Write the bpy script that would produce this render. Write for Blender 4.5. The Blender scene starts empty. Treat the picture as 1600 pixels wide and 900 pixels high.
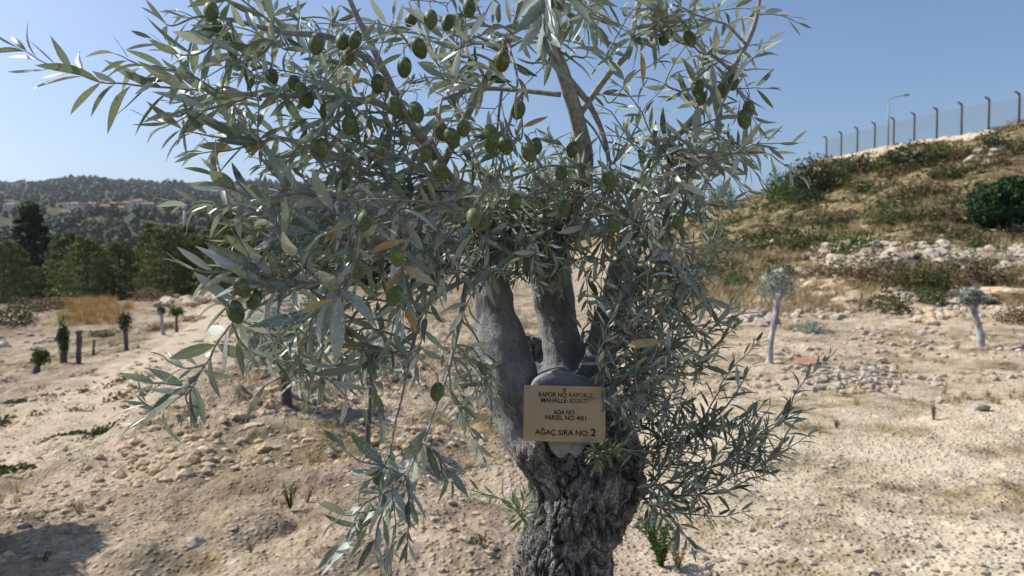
import bpy, math, random
import numpy as np
from mathutils import Vector, Matrix

S = bpy.context.scene
C = S.collection
R = math.radians
random.seed(7)
rng = np.random.default_rng(11)

# ---------------------------------------------------------------- camera, sky, sun, exposure
F = 1155.0            # focal length in pixels of the 1600 px wide photograph
PITCH = R(-1.5)
CAM_Z = 1.6
cam_d = bpy.data.cameras.new('camera')
cam = bpy.data.objects.new('camera', cam_d); C.objects.link(cam)
cam.location = (0, 0, CAM_Z)
cam.rotation_euler = (R(90) + PITCH, 0, 0)
cam_d.sensor_width = 36; cam_d.lens = 36 * F / 1600
cam_d.clip_start = 0.05; cam_d.clip_end = 9000
cam_d.dof.use_dof = True
cam_d.dof.focus_distance = 1.2
cam_d.dof.aperture_fstop = 8.0
S.camera = cam

SUN_EL = R(46)
SUN_AZ = R(-73)       # from +Y (view direction) towards +X; negative = left
sun_dir = Vector((math.sin(SUN_AZ) * math.cos(SUN_EL), math.cos(SUN_AZ) * math.cos(SUN_EL), math.sin(SUN_EL)))
W = bpy.data.worlds.new('World'); S.world = W; W.use_nodes = True
nt = W.node_tree; bgn = nt.nodes['Background']
sky = nt.nodes.new('ShaderNodeTexSky'); sky.sky_type = 'NISHITA'; sky.sun_disc = False
sky.sun_elevation = SUN_EL; sky.sun_rotation = SUN_AZ
sky.air_density = 1.0; sky.dust_density = 2.4; sky.ozone_density = 5.2; sky.altitude = 150
nt.links.new(sky.outputs[0], bgn.inputs[0]); bgn.inputs[1].default_value = 0.125
sl = bpy.data.lights.new('sun', 'SUN'); sl.energy = 5.0; sl.angle = R(0.5); sl.color = (1.0, 0.95, 0.86)
so = bpy.data.objects.new('sun', sl); C.objects.link(so)
so.rotation_euler = sun_dir.to_track_quat('Z', 'Y').to_euler()
S.view_settings.view_transform = 'Standard'; S.view_settings.look = 'None'
S.view_settings.gamma = 1.0; S.view_settings.use_curve_mapping = False
S.view_settings.exposure = 0.24
S.render.engine = 'CYCLES'
S.cycles.max_bounces = 6; S.cycles.diffuse_bounces = 3; S.cycles.transparent_max_bounces = 8
S.cycles.volume_bounces = 0

# ---------------------------------------------------------------- helpers
_cp, _sp = math.cos(PITCH), math.sin(PITCH)
def at(px, py, d):
    """point seen at pixel (px,py) of the photograph, d metres ahead"""
    a = (px - 800) / F * d; b = (450 - py) / F * d
    return Vector((a, d * _cp - b * _sp, CAM_Z + d * _sp + b * _cp))

def hsh(ix, iy, iz, s):
    n = (ix * 374761393 + iy * 668265263 + iz * 2147483647 + s * 1274126177) & 0xFFFFFFFF
    n = ((n ^ (n >> 13)) * 1274126177) & 0xFFFFFFFF
    n = ((n ^ (n >> 16)) * 2246822519) & 0xFFFFFFFF
    return ((n ^ (n >> 15)) & 0xFFFFFF) / float(0xFFFFFF)
def vnoise(x, y, z=None, s=0):
    x = np.asarray(x, float); y = np.asarray(y, float)
    z = np.zeros_like(x) if z is None else np.asarray(z, float)
    ix, iy, iz = (np.floor(v).astype(np.int64) for v in (x, y, z))
    fx, fy, fz = x - ix, y - iy, z - iz
    fx, fy, fz = (v * v * (3 - 2 * v) for v in (fx, fy, fz))
    def L(a, b, t): return a + (b - a) * t
    c = lambda i, j, k: hsh(ix + i, iy + j, iz + k, s)
    return L(L(L(c(0,0,0), c(1,0,0), fx), L(c(0,1,0), c(1,1,0), fx), fy),
             L(L(c(0,0,1), c(1,0,1), fx), L(c(0,1,1), c(1,1,1), fx), fy), fz) * 2 - 1
def fbm(x, y, z=None, o=4, s=0, g=0.5):
    t = 0; a = 1
    for i in range(o):
        t = t + a * vnoise(x * 2**i + 13.7 * i, y * 2**i - 7.1 * i, None if z is None else z * 2**i, s + i); a *= g
    return t

def mesh_np(name, V, Fq, mat=None, smooth=True, attrs=None, uv=None):
    """V (n,3); Fq (m,k) faces of equal size, or list of such arrays"""
    V = np.asarray(V, np.float32)
    Fl = Fq if isinstance(Fq, list) else [Fq]
    Fl = [np.asarray(f, np.int32) for f in Fl if len(f)]
    me = bpy.data.meshes.new(name)
    me.vertices.add(len(V)); me.vertices.foreach_set('co', V.ravel())
    idx = np.concatenate([f.ravel() for f in Fl])
    sizes = np.concatenate([np.full(len(f), f.shape[1], np.int32) for f in Fl])
    starts = np.concatenate([[0], np.cumsum(sizes)[:-1]]).astype(np.int32)
    me.loops.add(len(idx)); me.loops.foreach_set('vertex_index', idx)
    me.polygons.add(len(sizes)); me.polygons.foreach_set('loop_start', starts)
    me.update(calc_edges=True)
    me.polygons.foreach_set('use_smooth', np.full(len(sizes), smooth))
    for k, v in (attrs or {}).items():
        v = np.asarray(v, np.float32)
        if v.ndim == 1:
            a = me.attributes.new(k, 'FLOAT', 'POINT'); a.data.foreach_set('value', v)
        else:
            a = me.attributes.new(k, 'FLOAT_VECTOR', 'POINT'); a.data.foreach_set('vector', v.ravel())
    if mat: me.materials.append(mat)
    me.validate()
    return me
def link(name, me, parent=None, loc=None):
    o = bpy.data.objects.new(name, me); C.objects.link(o)
    if parent is not None: o.parent = parent
    if loc is not None: o.location = loc
    return o
def tag(o, label=None, cat=None, group=None, kind=None):
    if label: o['label'] = label
    if cat: o['category'] = cat
    if group: o['group'] = group
    if kind: o['kind'] = kind
    return o
def empty(name, loc):
    o = bpy.data.objects.new(name, None); C.objects.link(o); o.location = loc; o.empty_display_size = 0.2
    return o

class MB:
    """collects pieces and builds ONE mesh"""
    def __init__(s): s.V = []; s.Q = []; s.T = []; s.n = 0; s.A = {}
    def add(s, V, Q=None, T=None, **at_):
        V = np.asarray(V, float)
        if Q is not None and len(Q): s.Q.append(np.asarray(Q) + s.n)
        if T is not None and len(T): s.T.append(np.asarray(T) + s.n)
        s.V.append(V); s.n += len(V)
        for k, v in at_.items(): s.A.setdefault(k, []).append(np.asarray(v, float))
    def box(s, c, size, rot=None, bev=0.0):
        x, y, z = (v / 2 for v in size)
        V = np.array([(i, j, k) for i in (-x, x) for j in (-y, y) for k in (-z, z)])
        if rot is not None: V = V @ np.array(rot.to_3x3()).T
        s.add(V + np.array(c), [(0,1,3,2),(4,6,7,5),(0,4,5,1),(2,3,7,6),(0,2,6,4),(1,5,7,3)])
    def tube(s, P, r, seg=6, cap=True):
        P = np.asarray([tuple(p) for p in P], float); r = np.broadcast_to(np.asarray(r, float), (len(P),))
        T = np.gradient(P, axis=0); T /= np.linalg.norm(T, axis=1)[:, None] + 1e-12
        u = np.cross(T[0], (0.31, 0.2, 0.93)); u /= np.linalg.norm(u) + 1e-12
        U = []
        for t in T:
            u = u - t * np.dot(u, t); u /= np.linalg.norm(u) + 1e-12; U.append(u)
        U = np.array(U); B = np.cross(T, U)
        a = np.linspace(0, 2 * math.pi, seg, endpoint=False)
        V = (P[:, None, :] + r[:, None, None] * (np.cos(a)[None, :, None] * U[:, None, :] + np.sin(a)[None, :, None] * B[:, None, :])).reshape(-1, 3)
        n = len(P); Q = []
        for i in range(n - 1):
            for j in range(seg):
                k = (j + 1) % seg
                Q.append((i*seg+j, i*seg+k, (i+1)*seg+k, (i+1)*seg+j))
        Tt = []
        if cap:
            V = np.vstack([V, P[0], P[-1]]); c0, c1 = n*seg, n*seg+1
            for j in range(seg):
                k = (j+1) % seg
                Tt.append((c0, k, j)); Tt.append((c1, (n-1)*seg+j, (n-1)*seg+k))
        s.add(V, Q, Tt)
    def mesh(s, name, mat, smooth=True):
        V = np.concatenate(s.V); Fs = []
        if s.Q: Fs.append(np.concatenate(s.Q))
        if s.T: Fs.append(np.concatenate(s.T))
        return mesh_np(name, V, Fs, mat, smooth, {k: np.concatenate(v) for k, v in s.A.items()})
    def build(s, name, mat, parent=None, smooth=True, loc=None):
        return link(name, s.mesh(name, mat, smooth), parent, loc)

def spline(P, n=6, extra=None):
    """Catmull-Rom through P (k,d)"""
    P = np.asarray([tuple(p) for p in P], float)
    if len(P) < 3:
        t = np.linspace(0, 1, n * (len(P)-1) + 1)[:, None]; return P[0] * (1-t) + P[-1] * t
    Q = np.vstack([2*P[0]-P[1], P, 2*P[-1]-P[-2]]); out = []
    for i in range(1, len(Q)-2):
        for t in np.linspace(0, 1, n, endpoint=False):
            a, b, c, d = Q[i-1], Q[i], Q[i+1], Q[i+2]
            out.append(0.5*((2*b)+(-a+c)*t+(2*a-5*b+4*c-d)*t*t+(-a+3*b-3*c+d)*t**3))
    out.append(P[-1]); return np.array(out)

# ---------------------------------------------------------------- materials
class NT:
    def __init__(s, name, rough=0.8, spec=0.3):
        s.m = bpy.data.materials.new(name); s.m.use_nodes = True; s.t = s.m.node_tree
        s.b = s.t.nodes['Principled BSDF']; s.b.inputs['Roughness'].default_value = rough
        s.b.inputs['Specular IOR Level'].default_value = spec
        s.out = s.t.nodes['Material Output']
    def N(s, typ, ins=None, **kw):
        n = s.t.nodes.new(typ)
        for k, v in kw.items(): setattr(n, k, v)
        for k, v in (ins or {}).items():
            if isinstance(v, bpy.types.NodeSocket): s.t.links.new(v, n.inputs[k])
            else: n.inputs[k].default_value = v
        return n
    def L(s, a, b): s.t.links.new(a, b)
    def noise(s, scale, vec=None, detail=5, rough=0.55):
        i = {'Scale': scale, 'Detail': detail, 'Roughness': rough}
        if vec is not None: i['Vector'] = vec
        return s.N('ShaderNodeTexNoise', i).outputs[0]
    def voro(s, scale, vec=None, feature='F1', out=0, rnd=1.0):
        i = {'Scale': scale, 'Randomness': rnd}
        if vec is not None: i['Vector'] = vec
        return s.N('ShaderNodeTexVoronoi', i, feature=feature).outputs[out]
    def ramp(s, fac, stops):
        n = s.N('ShaderNodeValToRGB', {'Fac': fac}); e = n.color_ramp.elements
        while len(e) < len(stops): e.new(0.5)
        for k, (p, c) in enumerate(stops):
            e[k].position = p; e[k].color = (c if len(c) == 4 else (*c, 1)) if hasattr(c, '__len__') else (c, c, c, 1)
        return n.outputs[0]
    def mix(s, f, a, b, mode='MIX'):
        n = s.N('ShaderNodeMix', data_type='RGBA', blend_type=mode)
        for k, v in ((0, f), (6, a), (7, b)):
            if isinstance(v, bpy.types.NodeSocket): s.L(v, n.inputs[k])
            elif k == 0: n.inputs[k].default_value = v
            else: n.inputs[k].default_value = (*v[:3], 1)
        return n.outputs[2]
    def math(s, op, a, b=0.0, clamp=False):
        n = s.N('ShaderNodeMath', operation=op, use_clamp=clamp)
        for k, v in ((0, a), (1, b)):
            if isinstance(v, bpy.types.NodeSocket): s.L(v, n.inputs[k])
            else: n.inputs[k].default_value = v
        return n.outputs[0]
    def attr(s, name, out='Fac'): return s.N('ShaderNodeAttribute', attribute_name=name).outputs[out]
    def color(s, c):
        if isinstance(c, bpy.types.NodeSocket): s.L(c, s.b.inputs['Base Color'])
        else: s.b.inputs['Base Color'].default_value = (*c, 1)
    def bump(s, h, strength=0.5, dist=0.01, prev=None):
        i = {'Height': h, 'Strength': strength, 'Distance': dist}
        if prev is not None: i['Normal'] = prev
        n = s.N('ShaderNodeBump', i); s.L(n.outputs[0], s.b.inputs['Normal']); return n.outputs[0]

M = {}
# ground: pale crushed limestone soil, brown soil, dry brush, from land-cover masks stored on the mesh
g = NT('ground_soil', 0.95, 0.1)
pos = g.N('ShaderNodeNewGeometry').outputs['Position']
n_big = g.noise(0.35, pos, 6, 0.6); n_mid = g.noise(2.2, pos, 7, 0.65); n_fin = g.noise(18, pos, 6, 0.7)
soil = g.ramp(n_mid, [(0.3, (0.21, 0.155, 0.09)), (0.45, (0.40, 0.315, 0.205)), (0.58, (0.55, 0.455, 0.315)), (0.72, (0.67, 0.595, 0.455))])
soil = g.mix(g.math('MULTIPLY', g.ramp(n_big, [(0.40, 0.0), (0.58, 1.0)]), g.math('ADD', 0.3, g.math('MULTIPLY', g.attr('brown'), 0.5))), soil, (0.24, 0.175, 0.125))
soil = g.mix(0.5, soil, g.ramp(n_fin, [(0.3, (0.30, 0.22, 0.155)), (0.5, (0.5, 0.40, 0.30)), (0.7, (0.68, 0.59, 0.47))]))
strk = g.noise(3.0, g.N('ShaderNodeMapping', {'Vector': pos, 'Scale': (0.35, 2.2, 1)}).outputs[0], 8, 0.7)
pale = g.mix(0.5, g.ramp(strk, [(0.38, (0.44, 0.36, 0.25)), (0.5, (0.58, 0.49, 0.355)), (0.64, (0.70, 0.62, 0.48))]), g.ramp(n_fin, [(0.35, (0.42, 0.345, 0.24)), (0.65, (0.68, 0.59, 0.445))]))
soil = g.mix(g.attr('pale'), soil, pale)
peb = g.voro(38, pos, 'F1'); pebm = g.ramp(peb, [(0.16, 1.0), (0.24, 0.0)])
soil = g.mix(g.math('MULTIPLY', pebm, 0.35), soil, (0.62, 0.56, 0.47))
vegn = g.noise(1.9, pos, 10, 0.8)
vegc = g.ramp(vegn, [(0.36, (0.06, 0.065, 0.03)), (0.46, (0.12, 0.10, 0.055)), (0.54, (0.27, 0.20, 0.105)), (0.64, (0.46, 0.355, 0.20))])
vm = g.math('SUBTRACT', g.math('ADD', g.attr('veg'), g.noise(0.9, pos, 6, 0.7)), 0.62)
c = g.mix(g.ramp(vm, [(0.0, 0.0), (0.18, 1.0)]), soil, vegc)
c = g.mix(g.math('MULTIPLY', g.attr('brown'), g.ramp(g.noise(0.9, pos, 8, 0.75), [(0.40, 0.85), (0.54, 0.1)])), c, (0.17, 0.125, 0.085))
c = g.mix(g.math('MULTIPLY', g.attr('brown'), g.ramp(g.noise(4.5, pos, 8, 0.8), [(0.36, 0.75), (0.50, 0.0)])), c, (0.15, 0.115, 0.08))
c = g.mix(g.math('MULTIPLY', g.attr('brown'), g.ramp(g.noise(3.5, g.N('ShaderNodeMapping', {'Vector': pos, 'Location': (5, 3, 1)}).outputs[0], 8, 0.8), [(0.56, 0.0), (0.68, 0.7)])), c, (0.66, 0.61, 0.52))
c = g.mix(g.attr('woods'), c, (0.06, 0.065, 0.035))
g.color(c)
h = g.math('ADD', g.math('MULTIPLY', n_fin, 0.6), g.math('MULTIPLY', g.math('SUBTRACT', 1.0, g.math('MINIMUM', g.math('MULTIPLY', g.voro(26, pos), 2.2), 1.0)), 0.5))
g.bump(h, 0.9, 0.05)
M['ground'] = g.m

def rockmat(name, a, b, c_, scale=6):
    r = NT(name, 0.92, 0.15)
    oi = r.N('ShaderNodeObjectInfo').outputs['Random']
    p = r.N('ShaderNodeNewGeometry').outputs['Position']
    n = r.noise(scale, p, 7, 0.65)
    col = r.ramp(n, [(0.3, a), (0.5, b), (0.72, c_)])
    r.color(r.mix(r.math('MULTIPLY', oi, 0.35), col, tuple(v * 0.6 for v in b)))
    r.bump(r.noise(scale * 4, p, 6, 0.7), 0.8, 0.03); return r.m
M['rock'] = rockmat('limestone', (0.26, 0.20, 0.15), (0.50, 0.42, 0.33), (0.66, 0.60, 0.51))
M['rock_warm'] = rockmat('warm_limestone', (0.32, 0.22, 0.13), (0.56, 0.43, 0.29), (0.66, 0.56, 0.42))
M['rock_grey'] = rockmat('grey_limestone', (0.20, 0.19, 0.18), (0.36, 0.34, 0.32), (0.55, 0.53, 0.50))
M['rock_red'] = rockmat('red_clod', (0.25, 0.12, 0.08), (0.38, 0.19, 0.13), (0.45, 0.28, 0.2))

def leafmat(name, cols, back=None, trans=0.25, rough=0.6, byobj=0.0):
    """foliage: colour by per-leaf random 'v'"""
    r = NT(name, rough, 0.08)
    col = r.ramp(r.attr('v'), [(i / (len(cols) - 1), c) for i, c in enumerate(cols)])
    if byobj:
        oi = r.N('ShaderNodeObjectInfo').outputs['Random']
        col = r.mix(r.math('MULTIPLY', oi, byobj), col, tuple(v * 0.45 for v in cols[len(cols)//2]))
    if back: col = r.mix(r.N('ShaderNodeNewGeometry').outputs['Backfacing'], col, back)
    r.color(col)
    if trans:
        tr = r.N('ShaderNodeBsdfTranslucent', {'Color': col})
        mx = r.N('ShaderNodeMixShader', {0: trans, 1: r.b.outputs[0], 2: tr.outputs[0]})
        r.L(mx.outputs[0], r.out.inputs[0])
    return r.m
M['pine'] = leafmat('pine_needles', [(0.06, 0.085, 0.028), (0.13, 0.16, 0.05), (0.22, 0.235, 0.085)], byobj=0.4)
M['pine_dark'] = leafmat('dark_pine_needles', [(0.03, 0.045, 0.022), (0.055, 0.07, 0.032), (0.10, 0.10, 0.045)], byobj=0.4)
M['forest'] = leafmat('far_forest', [(0.03, 0.045, 0.022), (0.055, 0.07, 0.032), (0.10, 0.105, 0.05)], trans=0)
M['shrub'] = leafmat('scrub_leaves', [(0.04, 0.06, 0.02), (0.085, 0.105, 0.035), (0.14, 0.14, 0.055)], byobj=0.4)
M['green_shrub'] = leafmat('green_leaves', [(0.03, 0.06, 0.018), (0.07, 0.125, 0.03), (0.12, 0.18, 0.05)])
M['bay'] = leafmat('deep_green_leaves', [(0.018, 0.045, 0.018), (0.035, 0.08, 0.03), (0.07, 0.12, 0.05)], rough=0.45)
M['dry'] = leafmat('dry_grass', [(0.22, 0.165, 0.085), (0.40, 0.315, 0.17), (0.55, 0.455, 0.28)])
M['brown_scrub'] = leafmat('dry_brown_scrub', [(0.09, 0.07, 0.04), (0.17, 0.13, 0.07), (0.26, 0.20, 0.11)])
M['ochre'] = leafmat('ochre_grass', [(0.25, 0.15, 0.05), (0.42, 0.27, 0.10), (0.5, 0.36, 0.17)])
M['grey_leaf'] = leafmat('grey_olive_leaves', [(0.13, 0.155, 0.12), (0.23, 0.265, 0.22), (0.40, 0.43, 0.39)])
M['moss'] = leafmat('low_green_weed', [(0.025, 0.05, 0.02), (0.06, 0.09, 0.035), (0.13, 0.14, 0.07)])

# the main tree
b = NT('olive_bark', 0.85, 0.25)
geo = b.N('ShaderNodeNewGeometry'); p = geo.outputs['Position']
mp = b.N('ShaderNodeMapping', {'Vector': p, 'Scale': (1, 1, 0.42)}).outputs[0]
crack = b.attr('crack')                                   # 0 in fissures, 1 on the plates
nn = b.noise(55, mp, 6, 0.65); n2 = b.noise(9, p, 5, 0.6)
plate = b.ramp(nn, [(0.3, (0.12, 0.115, 0.112)), (0.5, (0.25, 0.245, 0.24)), (0.72, (0.45, 0.445, 0.435))])
smooth_c = b.ramp(b.noise(30, mp, 6, 0.6), [(0.32, (0.12, 0.125, 0.13)), (0.48, (0.25, 0.255, 0.26)), (0.62, (0.34, 0.345, 0.35)), (0.74, (0.52, 0.53, 0.53))])
rg = b.attr('rough')
smooth_c = b.mix(b.ramp(b.noise(7, mp, 5, .6), [(0.42, 0.0), (0.62, 0.55)]), smooth_c, (0.13, 0.13, 0.135))
finec = b.voro(60, b.mix(0.3, b.N('ShaderNodeMapping', {'Vector': p, 'Scale': (1.6, 1.6, .28)}).outputs[0], b.N('ShaderNodeTexNoise', {'Vector': mp, 'Scale': 14.0, 'Detail': 4.0}).outputs[1], 'ADD'), 'DISTANCE_TO_EDGE')
smooth_c = b.mix(b.ramp(finec, [(0.0, 0.75), (0.045, 0.0)]), smooth_c, (0.06, 0.058, 0.055))
col = b.mix(rg, smooth_c, plate)
col = b.mix(b.ramp(n2, [(0.45, 0.0), (0.7, 0.45)]), col, (0.26, 0.27, 0.26))
col = b.mix(b.math('MULTIPLY', b.math('SUBTRACT', 1.0, crack), rg), col, (0.05, 0.042, 0.036))
b.color(col)
vd = b.voro(70, mp, 'DISTANCE_TO_EDGE')
vd = b.voro(120, b.mix(0.12, mp, b.N('ShaderNodeTexNoise', {'Vector': mp, 'Scale': 25.0, 'Detail': 3.0}).outputs[1], 'ADD'), 'DISTANCE_TO_EDGE')
hh = b.math('ADD', b.math('MULTIPLY', b.math('MINIMUM', b.math('MULTIPLY', vd, 6), 1.0), b.math('ADD', 0.12, b.math('MULTIPLY', rg, 0.7))), b.math('MULTIPLY', nn, 0.6))
b.bump(hh, 0.9, 0.006)
M['bark'] = b.m
b = NT('twig_bark', 0.75, 0.3)
b.color(b.ramp(b.noise(60, None, 4), [(0.3, (0.15, 0.15, 0.14)), (0.6, (0.30, 0.30, 0.285))])); M['twig'] = b.m
b = NT('sawn_wood', 0.75, 0.3)
tc = b.N('ShaderNodeTexCoord').outputs['Object']
rings = b.N('ShaderNodeTexWave', {'Vector': tc, 'Scale': 14.0, 'Distortion': 6.0, 'Detail': 3.0}, wave_type='RINGS', rings_direction='Y').outputs['Fac']
cc = b.mix(b.math('MULTIPLY', rings, 0.22), (0.25, 0.26, 0.28), (0.19, 0.195, 0.205))
cc = b.mix(b.ramp(b.noise(26, b.N('ShaderNodeMapping', {'Vector': tc, 'Rotation': (0, R(50), 0), 'Scale': (.35, 1, 1.8)}).outputs[0], 7, .7), [(0.42, 0.0), (0.7, 0.75)]), cc, (0.36, 0.37, 0.38))
cc = b.mix(b.ramp(b.noise(45, tc, 6, .7), [(0.3, 0.7), (0.46, 0.0)]), cc, (0.09, 0.09, 0.09))
b.color(cc); b.bump(b.noise(70, tc, 6, .7), 0.8, 0.006); M['sawn'] = b.m

# olive leaf: dark glossy top with lime-white specks, silvery felted back
b = NT('olive_leaf', 0.48, 0.4)
lv = b.attr('luv', 'Vector'); v = b.attr('v'); back = b.N('ShaderNodeNewGeometry').outputs['Backfacing']
top = b.ramp(v, [(0.0, (0.045, 0.07, 0.04)), (0.2, (0.12, 0.17, 0.115)), (0.5, (0.25, 0.315, 0.25)), (0.75, (0.44, 0.50, 0.44)), (0.955, (0.68, 0.72, 0.68)), (0.975, (0.42, 0.24, 0.05)), (1.0, (0.55, 0.42, 0.18))])
young = b.ramp(v, [(0.0, (0.10, 0.14, 0.05)), (0.6, (0.20, 0.25, 0.11)), (1.0, (0.36, 0.40, 0.24))])
top = b.mix(b.attr('young'), top, young)
spk = b.voro(1.0, b.N('ShaderNodeMapping', {'Vector': lv, 'Scale': (15, 20, 1)}).outputs[0], 'F1')
spot = b.ramp(spk, [(0.28, 1.0), (0.42, 0.0)])
wh = b.math('MULTIPLY', b.math('MULTIPLY', spot, b.attr('lime')), 0.85)
top = b.mix(wh, top, (0.68, 0.70, 0.68))
film = b.noise(2.5, lv, 4); top = b.mix(b.math('MULTIPLY', b.ramp(film, [(0.4, 0.0), (0.65, 0.9)]), b.attr('lime')), top, (0.46, 0.49, 0.475))
under = b.mix(0.3, b.ramp(v, [(0.0, (0.13, 0.165, 0.12)), (0.45, (0.34, 0.39, 0.32)), (0.95, (0.70, 0.74, 0.68)), (1.0, (0.5, 0.36, 0.18))]), (0.23, 0.26, 0.20))
under = b.mix(b.math('MULTIPLY', b.attr('young'), 0.5), under, (0.24, 0.28, 0.17))
under = b.mix(b.math('MULTIPLY', wh, 0.5), under, (0.72, 0.74, 0.72))
colr = b.mix(back, top, under)
sx = b.N('ShaderNodeSeparateXYZ', {0: b.attr('lside', 'Vector')}).outputs[0]
mid = b.ramp(b.math('ABSOLUTE', sx), [(0.0, 1.0), (0.14, 0.0)])
colr = b.mix(b.math('MULTIPLY', mid, 0.55), colr, (0.38, 0.42, 0.30))
b.color(colr)
rr = b.math('ADD', 0.36, b.math('MULTIPLY', back, 0.34)); b.L(rr, b.b.inputs['Roughness'])
tr = b.N('ShaderNodeBsdfTranslucent', {'Color': b.mix(0.5, colr, (0.16, 0.22, 0.05))})
mx = b.N('ShaderNodeMixShader', {0: 0.22, 1: b.b.outputs[0], 2: tr.outputs[0]})
b.L(mx.outputs[0], b.out.inputs[0])
M['leaf'] = b.m
b = NT('green_olive_fruit', 0.55, 0.3)
tc = b.N('ShaderNodeTexCoord').outputs['Object']; oi = b.N('ShaderNodeObjectInfo').outputs['Random']
ocol = b.mix(oi, (0.06, 0.09, 0.028), (0.10, 0.135, 0.045))
ocol = b.mix(b.ramp(b.noise(130, tc, 4), [(0.5, 0.0), (0.72, 0.55)]), ocol, (0.34, 0.38, 0.27))
ocol = b.mix(b.ramp(b.voro(420, tc), [(0.1, 0.7), (0.2, 0.0)]), ocol, (0.36, 0.40, 0.26))
b.color(ocol); M['fruit'] = b.m
b = NT('bronze_plate', 0.38, 0.5); b.b.inputs['Metallic'].default_value = 0.45
tc = b.N('ShaderNodeTexCoord').outputs['Object']
b.color(b.mix(b.ramp(b.noise(30, tc, 5), [(0.4, 0.0), (0.7, 0.5)]), (0.36, 0.275, 0.17), (0.46, 0.375, 0.26)))
b.bump(b.noise(70, b.N('ShaderNodeMapping', {'Vector': tc, 'Rotation': (0, .6, 0), 'Scale': (.2, 1, 3)}).outputs[0], 5), 0.25, 0.002); M['plate'] = b.m
b = NT('black_print', 0.6, 0.3); b.color((0.015, 0.013, 0.012)); M['ink'] = b.m
b = NT('emblem_print', 0.6, 0.3); b.color((0.12, 0.085, 0.05)); M['emblem'] = b.m
b = NT('galvanised_steel', 0.6, 0.4); b.color((0.25, 0.26, 0.25)); b.b.inputs['Metallic'].default_value = 0.3; M['steel'] = b.m
b = NT('fence_wire', 0.6, 0.4); b.color((0.22, 0.24, 0.24)); M['wire'] = b.m
b = NT('concrete_post', 0.85, 0.2); b.color(b.ramp(b.noise(4), [(0.3, (0.09, 0.09, 0.085)), (0.7, (0.16, 0.16, 0.15))])); M['post'] = b.m
b = NT('pale_trunk', 0.85, 0.2); p = b.N('ShaderNodeNewGeometry').outputs['Position']
b.color(b.ramp(b.noise(14, b.N('ShaderNodeMapping', {'Vector': p, 'Scale': (1, 1, .4)}).outputs[0], 6, .65), [(0.34, (0.14, 0.135, 0.13)), (0.5, (0.33, 0.33, 0.335)), (0.66, (0.52, 0.52, 0.53))]))
b.bump(b.noise(40, p, 5), 0.6, 0.01); M['pale_trunk'] = b.m
b = NT('dark_trunk', 0.9, 0.2); p = b.N('ShaderNodeNewGeometry').outputs['Position']
b.color(b.ramp(b.noise(14, p, 6, .65), [(0.3, (0.06, 0.055, 0.05)), (0.7, (0.17, 0.16, 0.15))])); b.bump(b.noise(40, p, 5), 0.6, 0.01); M['dark_trunk'] = b.m
def plain(name, c, rough=0.85):
    b = NT(name, rough, 0.2); b.color(b.mix(b.ramp(b.noise(0.8, None, 4), [(0.35, 0.0), (0.7, 0.5)]), c, tuple(v * 0.75 for v in c))); return b.m
M['wall_white'] = plain('white_plaster', (0.70, 0.68, 0.64)); M['wall_pink'] = plain('pink_plaster', (0.52, 0.37, 0.31))
M['wall_grey'] = plain('grey_plaster', (0.42, 0.41, 0.40)); M['tiles'] = plain('red_tiles', (0.27, 0.15, 0.11))
M['glass'] = plain('window_glass', (0.03, 0.035, 0.04), 0.2); M['tower'] = plain('tower_plaster', (0.50, 0.47, 0.43))
b = NT('platform_wall', 0.9, 0.15); p = b.N('ShaderNodeNewGeometry').outputs['Position']
b.color(b.ramp(b.noise(1.6, p, 7, 0.65), [(0.3, (0.24, 0.18, 0.12)), (0.5, (0.46, 0.38, 0.28)), (0.75, (0.60, 0.52, 0.41))]))
b.bump(b.noise(5, p, 6), 0.9, 0.1); M['platform'] = b.m

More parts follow.
